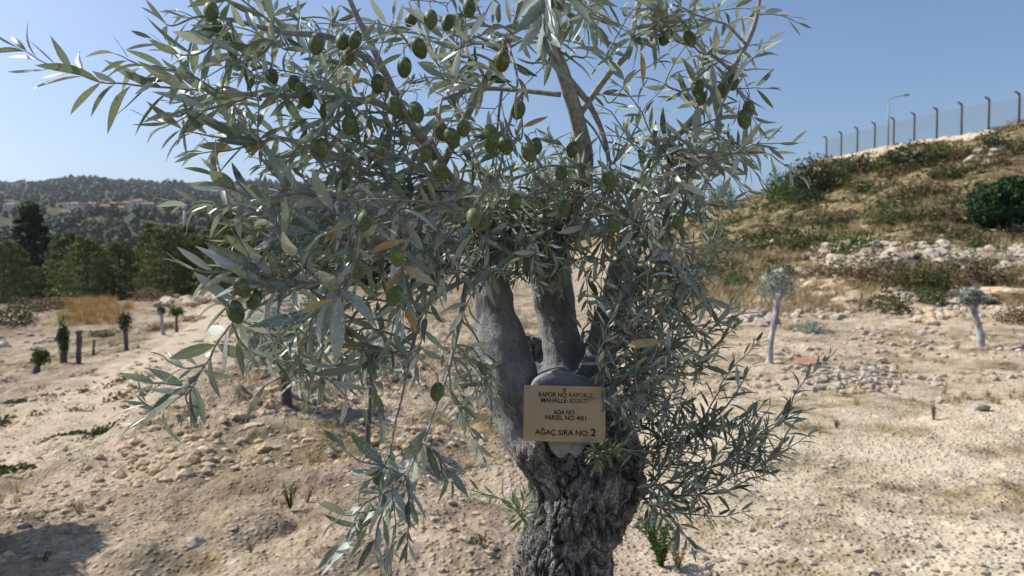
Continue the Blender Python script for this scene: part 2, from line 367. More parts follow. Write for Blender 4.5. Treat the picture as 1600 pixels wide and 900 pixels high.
# ---------------------------------------------------------------- terrain
cols = {   # column of the photograph: (metres ahead, height) or (metres ahead, 'y', picture row)
 -900: [(4,0),(8,-.3),(15,-1.0),(20,-1.3),(30,-1.6),(45,-1.5),(60,-1.6),(90,-8),(150,-14),(300,-10),(450,'y',375),(600,'y',332),(800,'y',322),(1000,'y',318),(1500,'y',288),(2200,100)],
 0:    [(4,0),(8,-.3),(15,-1.0),(20,-1.25),(30,-1.6),(45,-1.35),(58,-1.3),(80,-6),(120,-12),(300,-10),(450,'y',375),(600,'y',334),(800,'y',322),(1000,'y',318),(1500,'y',289),(2200,100)],
 130:  [(4,0),(8,-.2),(15,-.8),(20,-1.0),(30,-1.35),(45,-1.1),(58,-1.0),(80,-6),(120,-12),(300,-10),(450,'y',375),(600,'y',332),(800,'y',322),(1000,'y',312),(1500,'y',281),(2200,100)],
 230:  [(4,0),(8,-.1),(15,-.5),(20,-.75),(30,-1.1),(45,-.9),(60,-.8),(85,-5),(120,-11),(300,-10),(450,'y',375),(600,'y',332),(800,'y',322),(1000,'y',316),(1500,'y',289),(2200,100)],
 400:  [(4,0),(8,0),(15,-.3),(25,-.6),(40,-.5),(60,-.6),(90,-4),(120,-9),(300,-10),(450,'y',378),(600,'y',345),(800,'y',330),(1000,'y',320),(1500,'y',289),(2200,100)],
 700:  [(4,0),(8,0),(20,.1),(40,'y',450),(70,'y',430),(100,1),(200,-8),(450,'y',400),(600,'y',360),(1000,'y',330),(1500,'y',291),(2200,100)],
 850:  [(4,0),(8,0),(20,.2),(40,'y',440),(70,'y',405),(100,'y',390),(200,0),(600,'y',370),(1000,'y',340),(1500,'y',305),(2200,80)],
 1000: [(4,0),(8,0),(20,.3),(35,'y',435),(60,'y',385),(90,'y',352),(120,'y',352),(200,0),(600,5),(1000,10),(1500,20),(2200,20)],
 1130: [(4,0),(8,.05),(13,.15),(20,.4),(28,'y',440),(45,'y',385),(65,'y',345),(80,'y',325),(110,'y',330),(200,0),(600,5),(1000,8),(1500,20),(2200,20)],
 1200: [(4,0),(8,.05),(13,.15),(20,.5),(26,'y',432),(40,'y',380),(60,'y',335),(85,'y',303),(110,'y',306),(200,2),(1000,8),(1500,20),(2200,20)],
 1290: [(4,0),(8,.05),(13,.18),(20,.55),(25,'y',430),(35,'y',385),(50,'y',330),(70,'y',283),(86.5,'y',250),(95,15),(140,13),(300,5),(2200,20)],
 1450: [(4,0),(8,.07),(13,.2),(18,.4),(20,'y',468),(25,'y',405),(30,'y',370),(45,'y',308),(60,'y',245),(67,'y',221),(80,13.6),(200,14),(400,5),(2200,20)],
 1600: [(4,0),(8,.1),(12,.25),(16,.45),(20,'y',470),(25,'y',415),(32,'y',368),(45,'y',290),(57,'y',200),(70,13.2),(200,14),(400,5),(2200,20)],
 2600: [(4,0),(8,.1),(12,.35),(16,.7),(20,1.4),(25,2.6),(32,4.5),(45,8.5),(57,12.4),(70,13.2),(200,14),(400,5),(2200,20)],
}
_ld = np.linspace(math.log(1.0), math.log(2300), 420)
_keys = sorted(cols)
_tab = []
for k in _keys:
    d = []; z = []
    for e in cols[k]:
        d.append(math.log(e[0])); z.append(e[1] if len(e) == 2 else CAM_Z + (420 - e[2]) / F * e[0])
    r = np.interp(_ld, [0.0] + d, [0.0] + z)
    ker = np.hanning(11); ker /= ker.sum()
    r = np.convolve(np.pad(r, 5, mode='edge'), ker, 'valid'); _tab.append(r)
_tab = np.array(_tab)
def terr_base(x, y):
    x = np.asarray(x, float); y = np.asarray(y, float)
    r = np.hypot(x, y); az = np.arctan2(x, y)
    azc = np.clip(az, -R(58), R(58)); px = 800 + F * np.tan(azc)
    d = np.where(np.abs(az) < R(58), y, r * np.cos(R(58))); d = np.maximum(d, 1.0)
    fx = np.interp(px, _keys, np.arange(len(_keys))); i = np.clip(fx.astype(int), 0, len(_keys) - 2); t = fx - i
    t = t * t * (3 - 2 * t) * 0.5 + t * 0.5
    u = (np.log(d) - _ld[0]) / (_ld[1] - _ld[0]); u = np.clip(u, 0, len(_ld) - 1.001); j = u.astype(int); w = u - j
    z = (1-t)*((1-w)*_tab[i, j] + w*_tab[i, j+1]) + t*((1-w)*_tab[i+1, j] + w*_tab[i+1, j+1])
    back = np.clip((np.abs(az) - R(80)) / R(40), 0, 1)
    return z * (1 - back)
def hillmask(x, y):
    """1 on the slope on the right"""
    px = 800 + F * x / np.maximum(y, 0.5)
    return np.clip((px - 900) / 180, 0, 1) * np.clip((y - 17) / 6, 0, 1)
def terr(x, y, fine=True):
    x = np.asarray(x, float); y = np.asarray(y, float)
    z = terr_base(x, y); r = np.hypot(x, y)
    hm = hillmask(x, y)
    z = z + fbm(x * 0.11, y * 0.11, o=3, s=3) * np.clip((r - 10) / 60, 0, 1) * 0.5 * (r < 400)
    z = z + hm * fbm(x * 0.35, y * 0.35, o=3, s=9) * 0.28
    z = z + fbm(x * 0.02, y * 0.02, o=4, s=5) * np.clip((r - 300) / 500, 0, 1) * 6
    z = z + fbm(x * 0.55, y * 0.55, o=2, s=21) * 0.05 * np.clip((r - 1) / 4, 0, 1)
    if fine:
        k = np.clip((60 - r) / 40, 0, 1) * np.clip(r / 3, 0, 1)
        rough = 0.35 + 0.65 * np.clip(fbm(x * 0.4, y * 0.4, o=2, s=33) + 0.35, 0, 1)
        rut_c = np.interp(y, [5, 8, 12, 20, 35, 55], [60, 40, 150, 260, 330, 330]); dxm = (800 + F * x / np.maximum(y, .5) - rut_c) / F * y
        on = np.clip((y - 5) / 2, 0, 1) * np.clip((60 - y) / 15, 0, 1); tr_ = np.clip(2.2 - np.abs(dxm), 0, 1) * on
        z = z - on * .055 * (np.exp(-((np.abs(dxm) - .8) / .2) ** 2) - .5 * np.exp(-((np.abs(dxm) - 1.25) / .2) ** 2))
        bk = np.exp(-((y - np.interp(x, [-5, -1], [7.0, 10.5])) / 1.4) ** 2) * np.clip((x + 5) / 1.5, 0, 1) * np.clip((-.4 - x) / .8, 0, 1)
        z = z + bk * (.10 + .16 * np.abs(fbm(x * 2.6, y * 2.6, o=4, s=88)))
        k = k * (1 - .65 * tr_)
        lft = 1 + 1.5 * np.clip((.1 - x / np.maximum(y, .5)) / .1, 0, 1) * (y > 0)
        z = z + k * lft * (np.abs(fbm(x * 1.1, y * 1.1, o=3, s=45)) - .3) * .05 * (lft > 1.01)
        z = z + k * rough * lft * (fbm(x * 2.3, y * 2.3, o=3, s=41) * 0.035 + np.abs(fbm(x * 9, y * 9, o=3, s=51)) * 0.022)
    return z
def tz(x, y): return float(terr(np.array([x]), np.array([y]), False)[0])
def gp(px, d, dz=0.0):
    """ground point under column px, d metres ahead"""
    x = (px - 800) / F * d; return Vector((x, d, tz(x, d) + dz))

az_f = np.linspace(-R(40), R(40), 760); az_b = np.linspace(R(40), R(320), 100)[1:-1]
azs = np.concatenate([az_f, az_b]); NA = len(azs)
rs = np.concatenate([[0.4, 1, 1.8, 2.6], np.geomspace(3.2, 70, 560), np.geomspace(72, 2200, 150)]); NR = len(rs)
A, RR = np.meshgrid(azs, rs); X = np.sin(A) * RR; Y = np.cos(A) * RR
Z = terr(X, Y)
V = np.stack([X, Y, Z], -1).reshape(-1, 3)
i, j = np.meshgrid(np.arange(NR - 1), np.arange(NA), indexing='ij'); j2 = (j + 1) % NA
Q = np.stack([i*NA + j, (i+1)*NA + j, (i+1)*NA + j2, i*NA + j2], -1).reshape(-1, 4)[:, ::-1]
V = np.vstack([V, [[0, 0, 0]]]); cn = len(V) - 1
T = np.array([(cn, (k+1) % NA, k) for k in range(NA)])
x, y = V[:, 0], V[:, 1]; r = np.hypot(x, y); px = 800 + F * x / np.maximum(y, 0.5)
veg = hillmask(x, y) * (0.50 + 0.22 * fbm(x * 0.12, y * 0.12, o=2, s=61)) * np.clip((y - 19) / 8, 0.25, 1)
veg = np.maximum(veg, np.clip((r - 60) / 20, 0, 1) * 0.6)
veg = np.maximum(veg, 0.16 + 0.22 * fbm(x * 0.5, y * 0.5, o=2, s=71) * (px < 850))
pale = np.clip((px - 980) / 150, 0, 1) * np.clip((11 - y) / 4, 0, 1) * 0.8
# vehicle track curving across the left
dxm = (px - np.interp(y, [5, 8, 12, 20, 35, 55], [60, 40, 150, 260, 330, 330])) / F * y
trk = np.clip(2.0 - np.abs(dxm) + .4 * fbm(x * 2, y * 2, o=2, s=19), 0, 1) * np.clip((y - 5) / 2, 0, 1) * np.clip((62 - y) / 10, 0, 1)
bkm = np.exp(-((y - np.interp(x, [-5, -1], [7.0, 10.5])) / 1.5) ** 2) * np.clip((x + 5) / 1.5, 0, 1) * np.clip((-.4 - x) / .8, 0, 1)
pale = np.maximum(pale, trk * 0.5); veg = veg * (1 - 0.8 * trk)
woods = np.clip((r - 75) / 30, 0, 1) * (1 - np.clip((px - 950) / 100, 0, 1)) * 0.94
me = mesh_np('ground', V, [Q, T], M['ground'], True, {'veg': veg, 'pale': pale, 'woods': woods, 'brown': np.clip((1000 - px) / 200, 0, 1) * (np.clip(1.0 - .75 * trk, 0, 1) + .6 * bkm)})
tag(link('ground', me), kind='structure')

# ---------------------------------------------------------------- generators for vegetation and rocks
def leafball(n, radii, size, seed, lobes=6, flat=0.0, hollow=0.5, asp=1.6, strength=0.35, zmin=-9):
    """n small leaf quads through a lobed volume centred on the origin"""
    g_ = np.random.default_rng(seed)
    d = g_.normal(size=(n, 3)); d /= np.linalg.norm(d, axis=1)[:, None]
    lob = 1 + strength * fbm(d[:, 0]*lobes*0.35 + seed, d[:, 1]*lobes*0.35, d[:, 2]*lobes*0.35, o=3, s=seed)
    rad = (hollow + (1 - hollow) * g_.random(n) ** 0.6) * lob
    P = d * rad[:, None] * np.array(radii)
    cl = fbm(P[:, 0] * 4 / max(radii), P[:, 1] * 4 / max(radii), P[:, 2] * 4 / max(radii), o=2, s=seed + 3)
    P = P[(cl > -0.35) & (P[:, 2] > zmin)]; n = len(P)
    nrm = P / (np.linalg.norm(P, axis=1)[:, None] + 1e-9) * 0.7 + g_.normal(size=(n, 3)) * 0.7
    nrm /= np.linalg.norm(nrm, axis=1)[:, None]
    u = np.cross(nrm, g_.normal(size=(n, 3))); u /= np.linalg.norm(u, axis=1)[:, None]; w = np.cross(nrm, u)
    s_ = size * (0.6 + 0.8 * g_.random(n))[:, None]
    Vv = np.stack([P - u*s_*asp/2, P + w*s_/2, P + u*s_*asp/2, P - w*s_/2], 1).reshape(-1, 3)
    Qq = np.arange(n * 4).reshape(-1, 4)
    return Vv, Qq, np.repeat(g_.random(n) * 0.8 + 0.2 * (cl[(cl > -9)][:n] > 0), 4)
def grass_tuft(n, rad, h, seed, w=0.006, lean=0.5):
    g_ = np.random.default_rng(seed)
    a = g_.random(n) * 2 * math.pi; r0 = rad * np.sqrt(g_.random(n)) * 0.5
    B = np.stack([np.cos(a) * r0, np.sin(a) * r0, np.zeros(n)], 1)
    L = h * (0.5 + 0.6 * g_.random(n)); le = lean * (0.3 + g_.random(n))
    Tp = B + np.stack([np.cos(a) * L * le, np.sin(a) * L * le, L], 1)
    Md = (B + Tp) / 2 + np.array([0, 0, 0.1]) * L[:, None]
    sd = np.stack([-np.sin(a), np.cos(a), np.zeros(n)], 1) * w
    Vv = np.stack([B - sd, B + sd, Md + sd * .8, Md - sd * .8, Tp], 1).reshape(-1, 3)
    k = np.arange(n)[:, None] * 5
    return Vv, (k + np.array([[0, 1, 2, 3]])), (k + np.array([[3, 2, 4]])), np.repeat(g_.random(n), 5)
import bmesh
def ico(sub):
    bm = bmesh.new(); bmesh.ops.create_icosphere(bm, subdivisions=sub, radius=1)
    V = np.array([v.co[:] for v in bm.verts]); T = np.array([[v.index for v in f.verts] for f in bm.faces]); bm.free(); return V, T
ICO = {k: ico(k) for k in (1, 2, 3, 4)}
def rockV(sub, seed, rough=0.35, flat=0.7):
    V, T = ICO[sub]; g_ = np.random.default_rng(seed)
    V = V.copy()
    for _ in range(9):                                 # planar cuts give broken faces
        n_ = g_.normal(size=3); n_ /= np.linalg.norm(n_); c_ = 0.55 + 0.3 * g_.random()
        dd = V @ n_; V = V - np.outer(np.maximum(dd - c_, 0), n_) * 0.92
    V *= (1 + rough * 0.4 * fbm(V[:, 0]*2 + seed, V[:, 1]*2, V[:, 2]*2, o=3, s=seed))[:, None]
    return V * np.array([1, 0.75 + 0.4 * g_.random(), flat]), T

# ---------------------------------------------------------------- far forest, village, ridge
def px_ok(x, y): return 800 + F * x / y
f = MB(); g_ = np.random.default_rng(5)
V1, T1 = ICO[1]
N = 15000; cnt = 0
dd = np.exp(g_.uniform(math.log(115), math.log(1560), N)); pp = g_.uniform(-150, 1000, N)
dd[:5500] = g_.uniform(950, 1560, 5500)
xx = (pp - 800) / F * dd; zz = terr(xx, dd, False)
dens = fbm(xx * 0.012, dd * 0.012, o=3, s=81)
py_ = 420 - (zz - CAM_Z) / dd * F
for k in range(N):
    if pp[k] > 700 and dd[k] < 300: continue
    if dens[k] < -0.55: continue
    if 560 < dd[k] < 760 and (60 < pp[k] < 260 or pp[k] < 40) and g_.random() < 0.7: continue
    far = dd[k] > 900
    h = (2.6 + 2.6 * g_.random()) * (1.15 if far else 1.0); w_ = h * (0.6 + 0.3 * g_.random()); tone = g_.random() * .75
    nq = 14 if far else 34
    q_ = g_.normal(size=(nq, 3)); q_ /= np.linalg.norm(q_, axis=1)[:, None]; q_ *= (.65 + .4 * g_.random((nq, 1)))
    c0 = q_ * (w_, w_, h) + (xx[k], dd[k], zz[k] + h * .6)
    nn_ = q_ + g_.normal(size=(nq, 3)) * .35; u_ = np.cross(nn_, g_.normal(size=(nq, 3))); u_ /= np.linalg.norm(u_, axis=1)[:, None]
    v_ = np.cross(nn_, u_); v_ /= np.linalg.norm(v_, axis=1)[:, None]; ss = h * (.42 if far else .24) * (.6 + .8 * g_.random((nq, 1)))
    f.add(np.stack([c0 - u_*ss, c0 - v_*ss, c0 + u_*ss, c0 + v_*ss], 1).reshape(-1, 3), np.arange(nq*4).reshape(-1, 4), v=np.repeat(tone + .25 * g_.random(nq), 4))
    Vr = V1 * np.array([w_, w_, h]) * .72 * (1 + .1 * g_.normal(size=(len(V1), 1))) + np.array([xx[k], dd[k], zz[k] + h * .5])
    f.add(Vr, T=T1, v=np.full(len(Vr), tone))
o = f.build('far_forest', M['forest'], smooth=False)
tag(o, 'hazy wooded hills of dark green pine forest across the valley', 'forest', kind='stuff')

def house(px, d, w, h, wall, label, roofh=1.6, dep=8, rot=0.0, flatroof=False):
    p0 = gp(px, d, 0); e = empty('village_house', p0); e.rotation_euler.z = rot
    m = MB(); m.box((0, 0, h/2 - 1.5), (w, dep, h + 3)); m.build('wall', wall, e, False)
    r_ = MB(); a, b_ = w/2 + .5, dep/2 + .5
    if flatroof: r_.box((0, 0, h + .15), (w + .6, dep + .6, .3))
    else: r_.add([(-a,-b_,h+.02),(a,-b_,h+.02),(a,b_,h+.02),(-a,b_,h+.02),(-a*.6,0,h+roofh),(a*.6,0,h+roofh)], Q=[(0,1,5,4),(2,3,4,5),(3,2,1,0)], T=[(0,4,3),(1,2,5)])
    r_.build('roof', M['wall_grey'] if flatroof else M['tiles'], e, False)
    nw = max(2, int(w // 3.5))
    for k in range(nw):
        for lv_ in range(1 if h < 5 else 2):
            wm = MB(); wm.box((-w/2 + (k + .5) * w / nw, -dep/2 - .02, 1.7 + 3 * lv_), (1.2, .12, 1.3)); wm.build('window', M['glass'], e, False)
    tag(e, label, 'house', 'houses of the village on the far hillside')
house(105, 560, 8, 5.5, M['wall_white'], 'small white house at the left end of the village row', rot=.3)
house(121, 590, 9, 6, M['wall_white'], 'white house with a red roof beside the small leftmost one of the village row', rot=-.2)
house(136, 570, 7, 3.5, M['wall_grey'], 'low grey flat-roofed house in the middle of the village', flatroof=True)
house(150, 600, 12, 5, M['wall_pink'], 'broad pinkish house under a red tiled roof in the middle of the village', rot=.1)
house(167, 585, 9, 4.5, M['wall_pink'], 'pinkish red-roofed house right of the broad one in the village', rot=.4)
house(180, 610, 9, 5, M['wall_grey'], 'grey house with a red roof in the centre of the village row', rot=-.3)
house(190, 565, 7, 4, M['wall_white'], 'small white house standing lower than its red-roofed neighbours', rot=.2)
house(203, 600, 10, 4.5, M['wall_pink'], 'pink house with red roof left of the brightest house of the village', rot=.1)
house(219, 595, 11, 6.5, M['wall_white'], 'brightest two-storey white house near the right end of the village row', rot=-.3)
house(235, 580, 9, 4, M['wall_grey'], 'grey house with red roof at the right end of the village row', rot=.2)
house(20, 600, 9, 4.5, M['wall_white'], 'white house far left on the hillside, level with the village row', rot=.1)
house(8, 430, 13, 4, M['wall_pink'], 'long pinkish house at the left edge below the village', rot=.2)
house(100, 400, 15, 3.5, M['wall_grey'], 'long grey flat-roofed shed among trees below the village', flatroof=True)
house(247, 470, 8, 3.5, M['wall_pink'], 'small pink house alone among trees below the right of the village', rot=-.2)
e = empty('water_tower', gp(290, 470)); z0 = 0
m = MB(); m.tube([(0,0,-3),(0,0,9),(0,0,17)], [1.3,1.1,1.0], 12); m.build('shaft', M['tower'], e)
m = MB(); m.tube([(0,0,17),(0,0,18),(0,0,19.5),(0,0,20)], [1.0,1.6,1.6,.3], 12); m.build('tank', M['tower'], e)
tag(e, 'tall slender pale tower rising from the trees right of the village', 'tower')

# pines at the edge of the valley, each a tree of its own
def pine_proto(seed, h, wide, dark=False, n=5200):
    g_ = np.random.default_rng(seed)
    e = empty('pine_tree', (0, 0, -200))
    m = MB(); pts = [(0,0,-1),(0.1*h*.1,0,h*.3),(0,0.1,h*.65),(0,0,h*.95)]
    m.tube(spline(pts), np.linspace(h*.028, h*.006, 19), 7)
    for k in range(16):
        z = h * (0.2 + 0.72 * k / 16); a = g_.random() * 6.28; L = wide * (1.0 - 0.75 * (z / h - .2)) * .8
        m.tube([(0,0,z),(math.cos(a)*L*.5, math.sin(a)*L*.5, z + .15*L),(math.cos(a)*L, math.sin(a)*L, z + .3*L)], [h*.009, h*.006, h*.002], 4)
    m.build('trunk', M['dark_trunk'], e)
    c_ = MB(); K = 54
    for k in range(K):
        t = (k + .5) / K; z = h * (0.14 + 0.86 * t); rad = wide * (1.05 - 0.8 * t ** (1.2 if dark else 1.8)) * (0.75 + .4 * g_.random())
        a = k * 2.4; off = rad * .68
        Vv, Qq, vv = leafball(n // K, (rad * .42, rad * .42, h * .05), h * .017, seed * 50 + k, hollow=.2, asp=2.6, strength=.5)
        c_.add(Vv + np.array([math.cos(a) * off, math.sin(a) * off, z]), Qq, v=vv)
    c_.build('crown', M['pine_dark' if dark else 'pine'], e, False)
    return e
protos = [pine_proto(1, 12.5, 3.4, True), pine_proto(2, 8.5, 3.2, n=6500), pine_proto(3, 7, 3.3, n=6500), pine_proto(4, 9.5, 2.6)]
def dup(e, loc, rz=0.0, s=1.0):
    c_ = e.copy(); C.objects.link(c_); c_.location = loc; c_.rotation_euler = (0, 0, rz); c_.scale = (s, s, s)
    for ch in list(e.children):
        d_ = ch.copy(); C.objects.link(d_); d_.parent = c_
    return c_
pines = [ # px, depth, proto, scale, label
 (48, 74, 0, 1.02, 'tallest dark pine at the left edge, its top above the village'),
 (-30, 82, 0, .85, 'dark pine cut by the left edge of the picture'),
 (20, 66, 1, .8, 'low dark pine at the foot of the tallest one, left edge'),
 (78, 96, 0, .75, 'slim dark pine just right of the tallest pine'),
 (105, 68, 1, .98, 'light green pine right of the tallest dark pine'),
 (138, 63, 2, .95, 'bushy light green pine behind the ochre grass'),
 (162, 80, 3, .85, 'narrow green pine behind the bushy light green one'),
 (186, 66, 2, .95, 'round olive-green pine behind the right of the ochre grass'),
 (212, 86, 1, 1.05, 'green pine standing below the brightest village house'),
 (240, 70, 3, .92, 'bright green pine left of the tower column'),
 (262, 64, 2, 1.0, 'bushy yellow-green pine below the tower'),
 (290, 78, 1, 1.15, 'dark-topped pine directly under the tower'),
 (308, 66, 2, .95, 'wide pine behind the pale earth mound'),
 (335, 74, 0, .72, 'dark pine at the right end of the open tree line'),
 (362, 68, 1, 1.05, 'pine seen just left of the hanging olive leaves'),
 (395, 78, 2, 1.25, 'pine half hidden by the left olive leaves'),
 (430, 70, 3, .9, 'pine seen through the left olive leaves'),
 (470, 80, 1, 1.1, 'pine mostly hidden behind the middle of the left foliage'),
 (520, 76, 2, 1.1, 'rightmost pine showing between the leaves and the left limb'),
 (350, 62, 2, .8, 'low light-green pine right of the wide one behind the mound'),
 (410, 64, 2, .9, 'low pine hidden between the left olive leaves, nearest the track'),
 (5, 60, 2, .8, 'low olive-green pine at the left edge nearest the camera'),
 (120, 84, 2, 1.35, 'broad pine top between the two light green pines behind the ochre grass'),
 (228, 92, 2, 1.5, 'broad pine crown rising behind the bright green one'),
 (60, 110, 1, 1.1, 'pine further back behind the tallest one'),
 (150, 120, 1, 1.2, 'dark green pine further back below the village row'),
 (255, 115, 0, .95, 'tall pine further back left of the tower'),
 (325, 120, 3, 1.3, 'pine further back right of the tower')]
for k, (p_, d_, pr, sc, lb) in enumerate(pines):
    o = dup(protos[pr], gp(p_, d_, -.1), k * 1.7, sc); tag(o, lb, 'pine tree', 'pines along the edge of the valley')
for e in protos:
    for ch in list(e.children): bpy.data.objects.remove(ch)
    bpy.data.objects.remove(e)

# ---------------------------------------------------------------- shrubs
def shrub_me(name, seed, mat, n=1800, radii=(1, 1, .8), size=.07, hollow=.35, asp=1.8, strength=.45):
    Vv, Qq, vv = leafball(n, radii, size, seed, hollow=hollow, asp=asp, strength=strength, zmin=-radii[2]*.55)
    Vv = Vv + np.array([0, 0, radii[2] * .5])
    return mesh_np(name, Vv, Qq, M[mat], False, {'v': vv})
SH = {m_: [shrub_me('shrub', 100 + 7 * i + len(m_), m_) for i in range(3)] for m_ in ('shrub', 'green_shrub', 'brown_scrub', 'pine_dark', 'grey_leaf')}
def shrub(px, d, w, h, mat, label, i=0, name='shrub', cat='shrub', group=None, dz=-.05):
    o = link(name, SH[mat][i % 3], None, gp(px, d, dz)); o.scale = (w / 2, w / 2, h * .75)
    o.rotation_euler.z = i * 2.1 + px
    return tag(o, label, cat, group)
# large dark green shrub on the slope, with its own stems
e = empty('bay_shrub', gp(1566, 33.5))
m = MB()
for k in range(7):
    a = k * .9; m.tube([(math.cos(a)*.1, math.sin(a)*.1, -.3), (math.cos(a)*.5, math.sin(a)*.5, .7), (math.cos(a)*.9, math.sin(a)*.9, 1.7)], [.06, .045, .02], 5)
m.build('stem', M['dark_trunk'], e)
c_ = MB()
for k in range(26):
    g_ = np.random.default_rng(k + 900); dv = g_.normal(size=3); dv /= np.linalg.norm(dv); dv = dv * np.array([1.15, 1.05, .95]) * (.75 + .25 * g_.random())
    Vv, Qq, vv = leafball(700, (.55, .55, .48), .11, 950 + k, hollow=.45, asp=2.0)
    c_.add(Vv + dv + np.array([0, 0, 1.2]), Qq, v=vv)
c_.build('crown', M['bay'], e, False)
tag(e, 'large rounded deep green shrub on the slope at the right edge', 'shrub')
i = 0
def at_y(px, y_img, guess=(12, 110)):
    """distance at which the ground under column px is seen at picture row y_img (first crossing)"""
    ds = np.linspace(guess[0], guess[1], 500); xs = (px - 800) / F * ds
    rows = 420 - (terr(xs, ds, False) - CAM_Z) / ds * F
    k = np.argmax(rows <= y_img); return float(ds[k]) if rows[k] <= y_img else float(ds[np.argmin(np.abs(rows - y_img))])
for (p_, y_, w, h, mat, lb) in [
 (1132, 326, 2.4, 2.6, 'green_shrub', 'bright green shrub on the skyline just right of the olive foliage'),
 (1212, 318, 2.2, 3.4, 'green_shrub', 'pointed green shrub at the left foot of the skyline thicket'),
 (1240, 312, 3.4, 3.0, 'green_shrub', 'dense green shrub in the skyline thicket beside the pointed one'),
 (1268, 300, 4.2, 3.4, 'pine_dark', 'dark rounded shrub below the left end of the fence'),
 (1300, 296, 3.2, 2.2, 'shrub', 'dull green shrub low beneath the left end of the fence'),
 (1262, 322, 2.8, 1.6, 'pine_dark', 'low dark shrub at the foot of the skyline thicket'),
 (1310, 276, 3.4, 2.0, 'shrub', 'scrubby bush beneath the second and third fence posts'),
 (1342, 272, 3.0, 2.0, 'pine_dark', 'dark bush beneath the third and fourth fence posts'),
 (1385, 270, 2.8, 1.6, 'shrub', 'bush beneath the street lamp'),
 (1425, 262, 4.8, 2.2, 'pine_dark', 'widest dark bush beneath the middle of the fence'),
 (1468, 256, 3.0, 1.9, 'shrub', 'rounded bush under the sixth fence post'),
 (1500, 250, 2.2, 1.4, 'brown_scrub', 'brownish bush beneath the right part of the fence'),
 (1550, 238, 2.2, 1.5, 'pine_dark', 'dark green bush just under the wall near the right edge'),
 (1595, 244, 2.0, 1.4, 'shrub', 'bush under the wall cut by the right edge'),
 (1398, 278, 3.0, 1.2, 'brown_scrub', 'brown scrub bush midway down the upper slope'),
 (1345, 300, 3.0, 1.2, 'shrub', 'green-brown bush on the upper slope below the third post'),
 (1440, 305, 3.4, 1.1, 'brown_scrub', 'low brown bush in the middle of the slope'),
 (1480, 280, 2.6, 1.2, 'shrub', 'dull green bush on the upper slope left of the large round shrub'),
 (1545, 262, 2.4, 1.3, 'brown_scrub', 'brown bush above the large round shrub'),
 (1335, 397, 1.7, 1.0, 'green_shrub', 'yellow-green bush left of the pale stone bank'),
 (1250, 400, 1.3, 1.1, 'shrub', 'slim olive-green bush left of the yellow-green one on the slope'),
 (1108, 430, 1.0, .8, 'green_shrub', 'small green bush on the slope beside the olive leaves'),
 (1150, 450, .9, .6, 'green_shrub', 'small green tuft-like bush above the pale trunk'),
 (1290, 440, 1.9, .7, 'brown_scrub', 'low brown bush above the left reddish rock heap'),
 (1370, 440, 2.4, .9, 'brown_scrub', 'wide dark brown bush just under the pale stone bank'),
 (1440, 452, 1.8, .8, 'shrub', 'green-brown bush below the middle of the stone bank'),
 (1500, 440, 2.2, .9, 'brown_scrub', 'brown bush under the right end of the stone bank'),
 (1385, 486, 1.3, .6, 'shrub', 'green bush on the lower slope between the two pale trunks'),
 (1452, 476, 1.1, .55, 'shrub', 'green bush on the lower slope left of the leaning olive'),
 (1590, 505, 1.0, .5, 'brown_scrub', 'small dry bush right of the leaning olive'),
 (1565, 450, 1.3, .6, 'shrub', 'small bush beside the yellowish boulder'),
 (1270, 520, .62, .34, 'grey_leaf', 'blue-grey ball-shaped bush on the stony flat right of the first pale trunk'),
 (1465, 345, 2.6, 1.0, 'brown_scrub', 'brown bush left of the large round shrub'),
 (1400, 350, 2.6, .9, 'shrub', 'dull bush above the pale stone bank'),
 (1300, 350, 2.8, 1.0, 'brown_scrub', 'brown bush in the left middle of the slope'),
 (1200, 370, 2.0, 1.0, 'brown_scrub', 'brown bush low on the slope near the olive leaves'),
 (1180, 400, 1.6, .7, 'shrub', 'small dull green bush nearest the olive leaves on the slope')]:
    i += 1; shrub(p_, at_y(p_, y_), w, h, mat, lb, i, group='bushes scattered over the right-hand slope')
for (p_, d_, w, h, mat, lb) in [
 (20, 40, 2.4, 1.2, 'shrub', 'green-grey bush at the left edge before the pines'),
 (75, 44, 3.0, 1.1, 'brown_scrub', 'brown bush left of the ochre grass'),
 (235, 50, 3.0, .9, 'brown_scrub', 'low brown bush before the pines right of the ochre grass'),
 (45, 48, 2.4, 1.0, 'pine_dark', 'dark low bush under the tallest pine'),
 (255, 32, 1.6, .5, 'brown_scrub', 'dry bush around the twin stump olives'),
 (160, 30, 1.4, .45, 'shrub', 'low dull bush between the left stumps'),
 (300, 36, 1.5, .4, 'brown_scrub', 'dry low bush right of the small round-headed olive')]:
    i += 1; shrub(p_, d_, w, h, mat, lb, i, group='bushes on the left-hand flat')
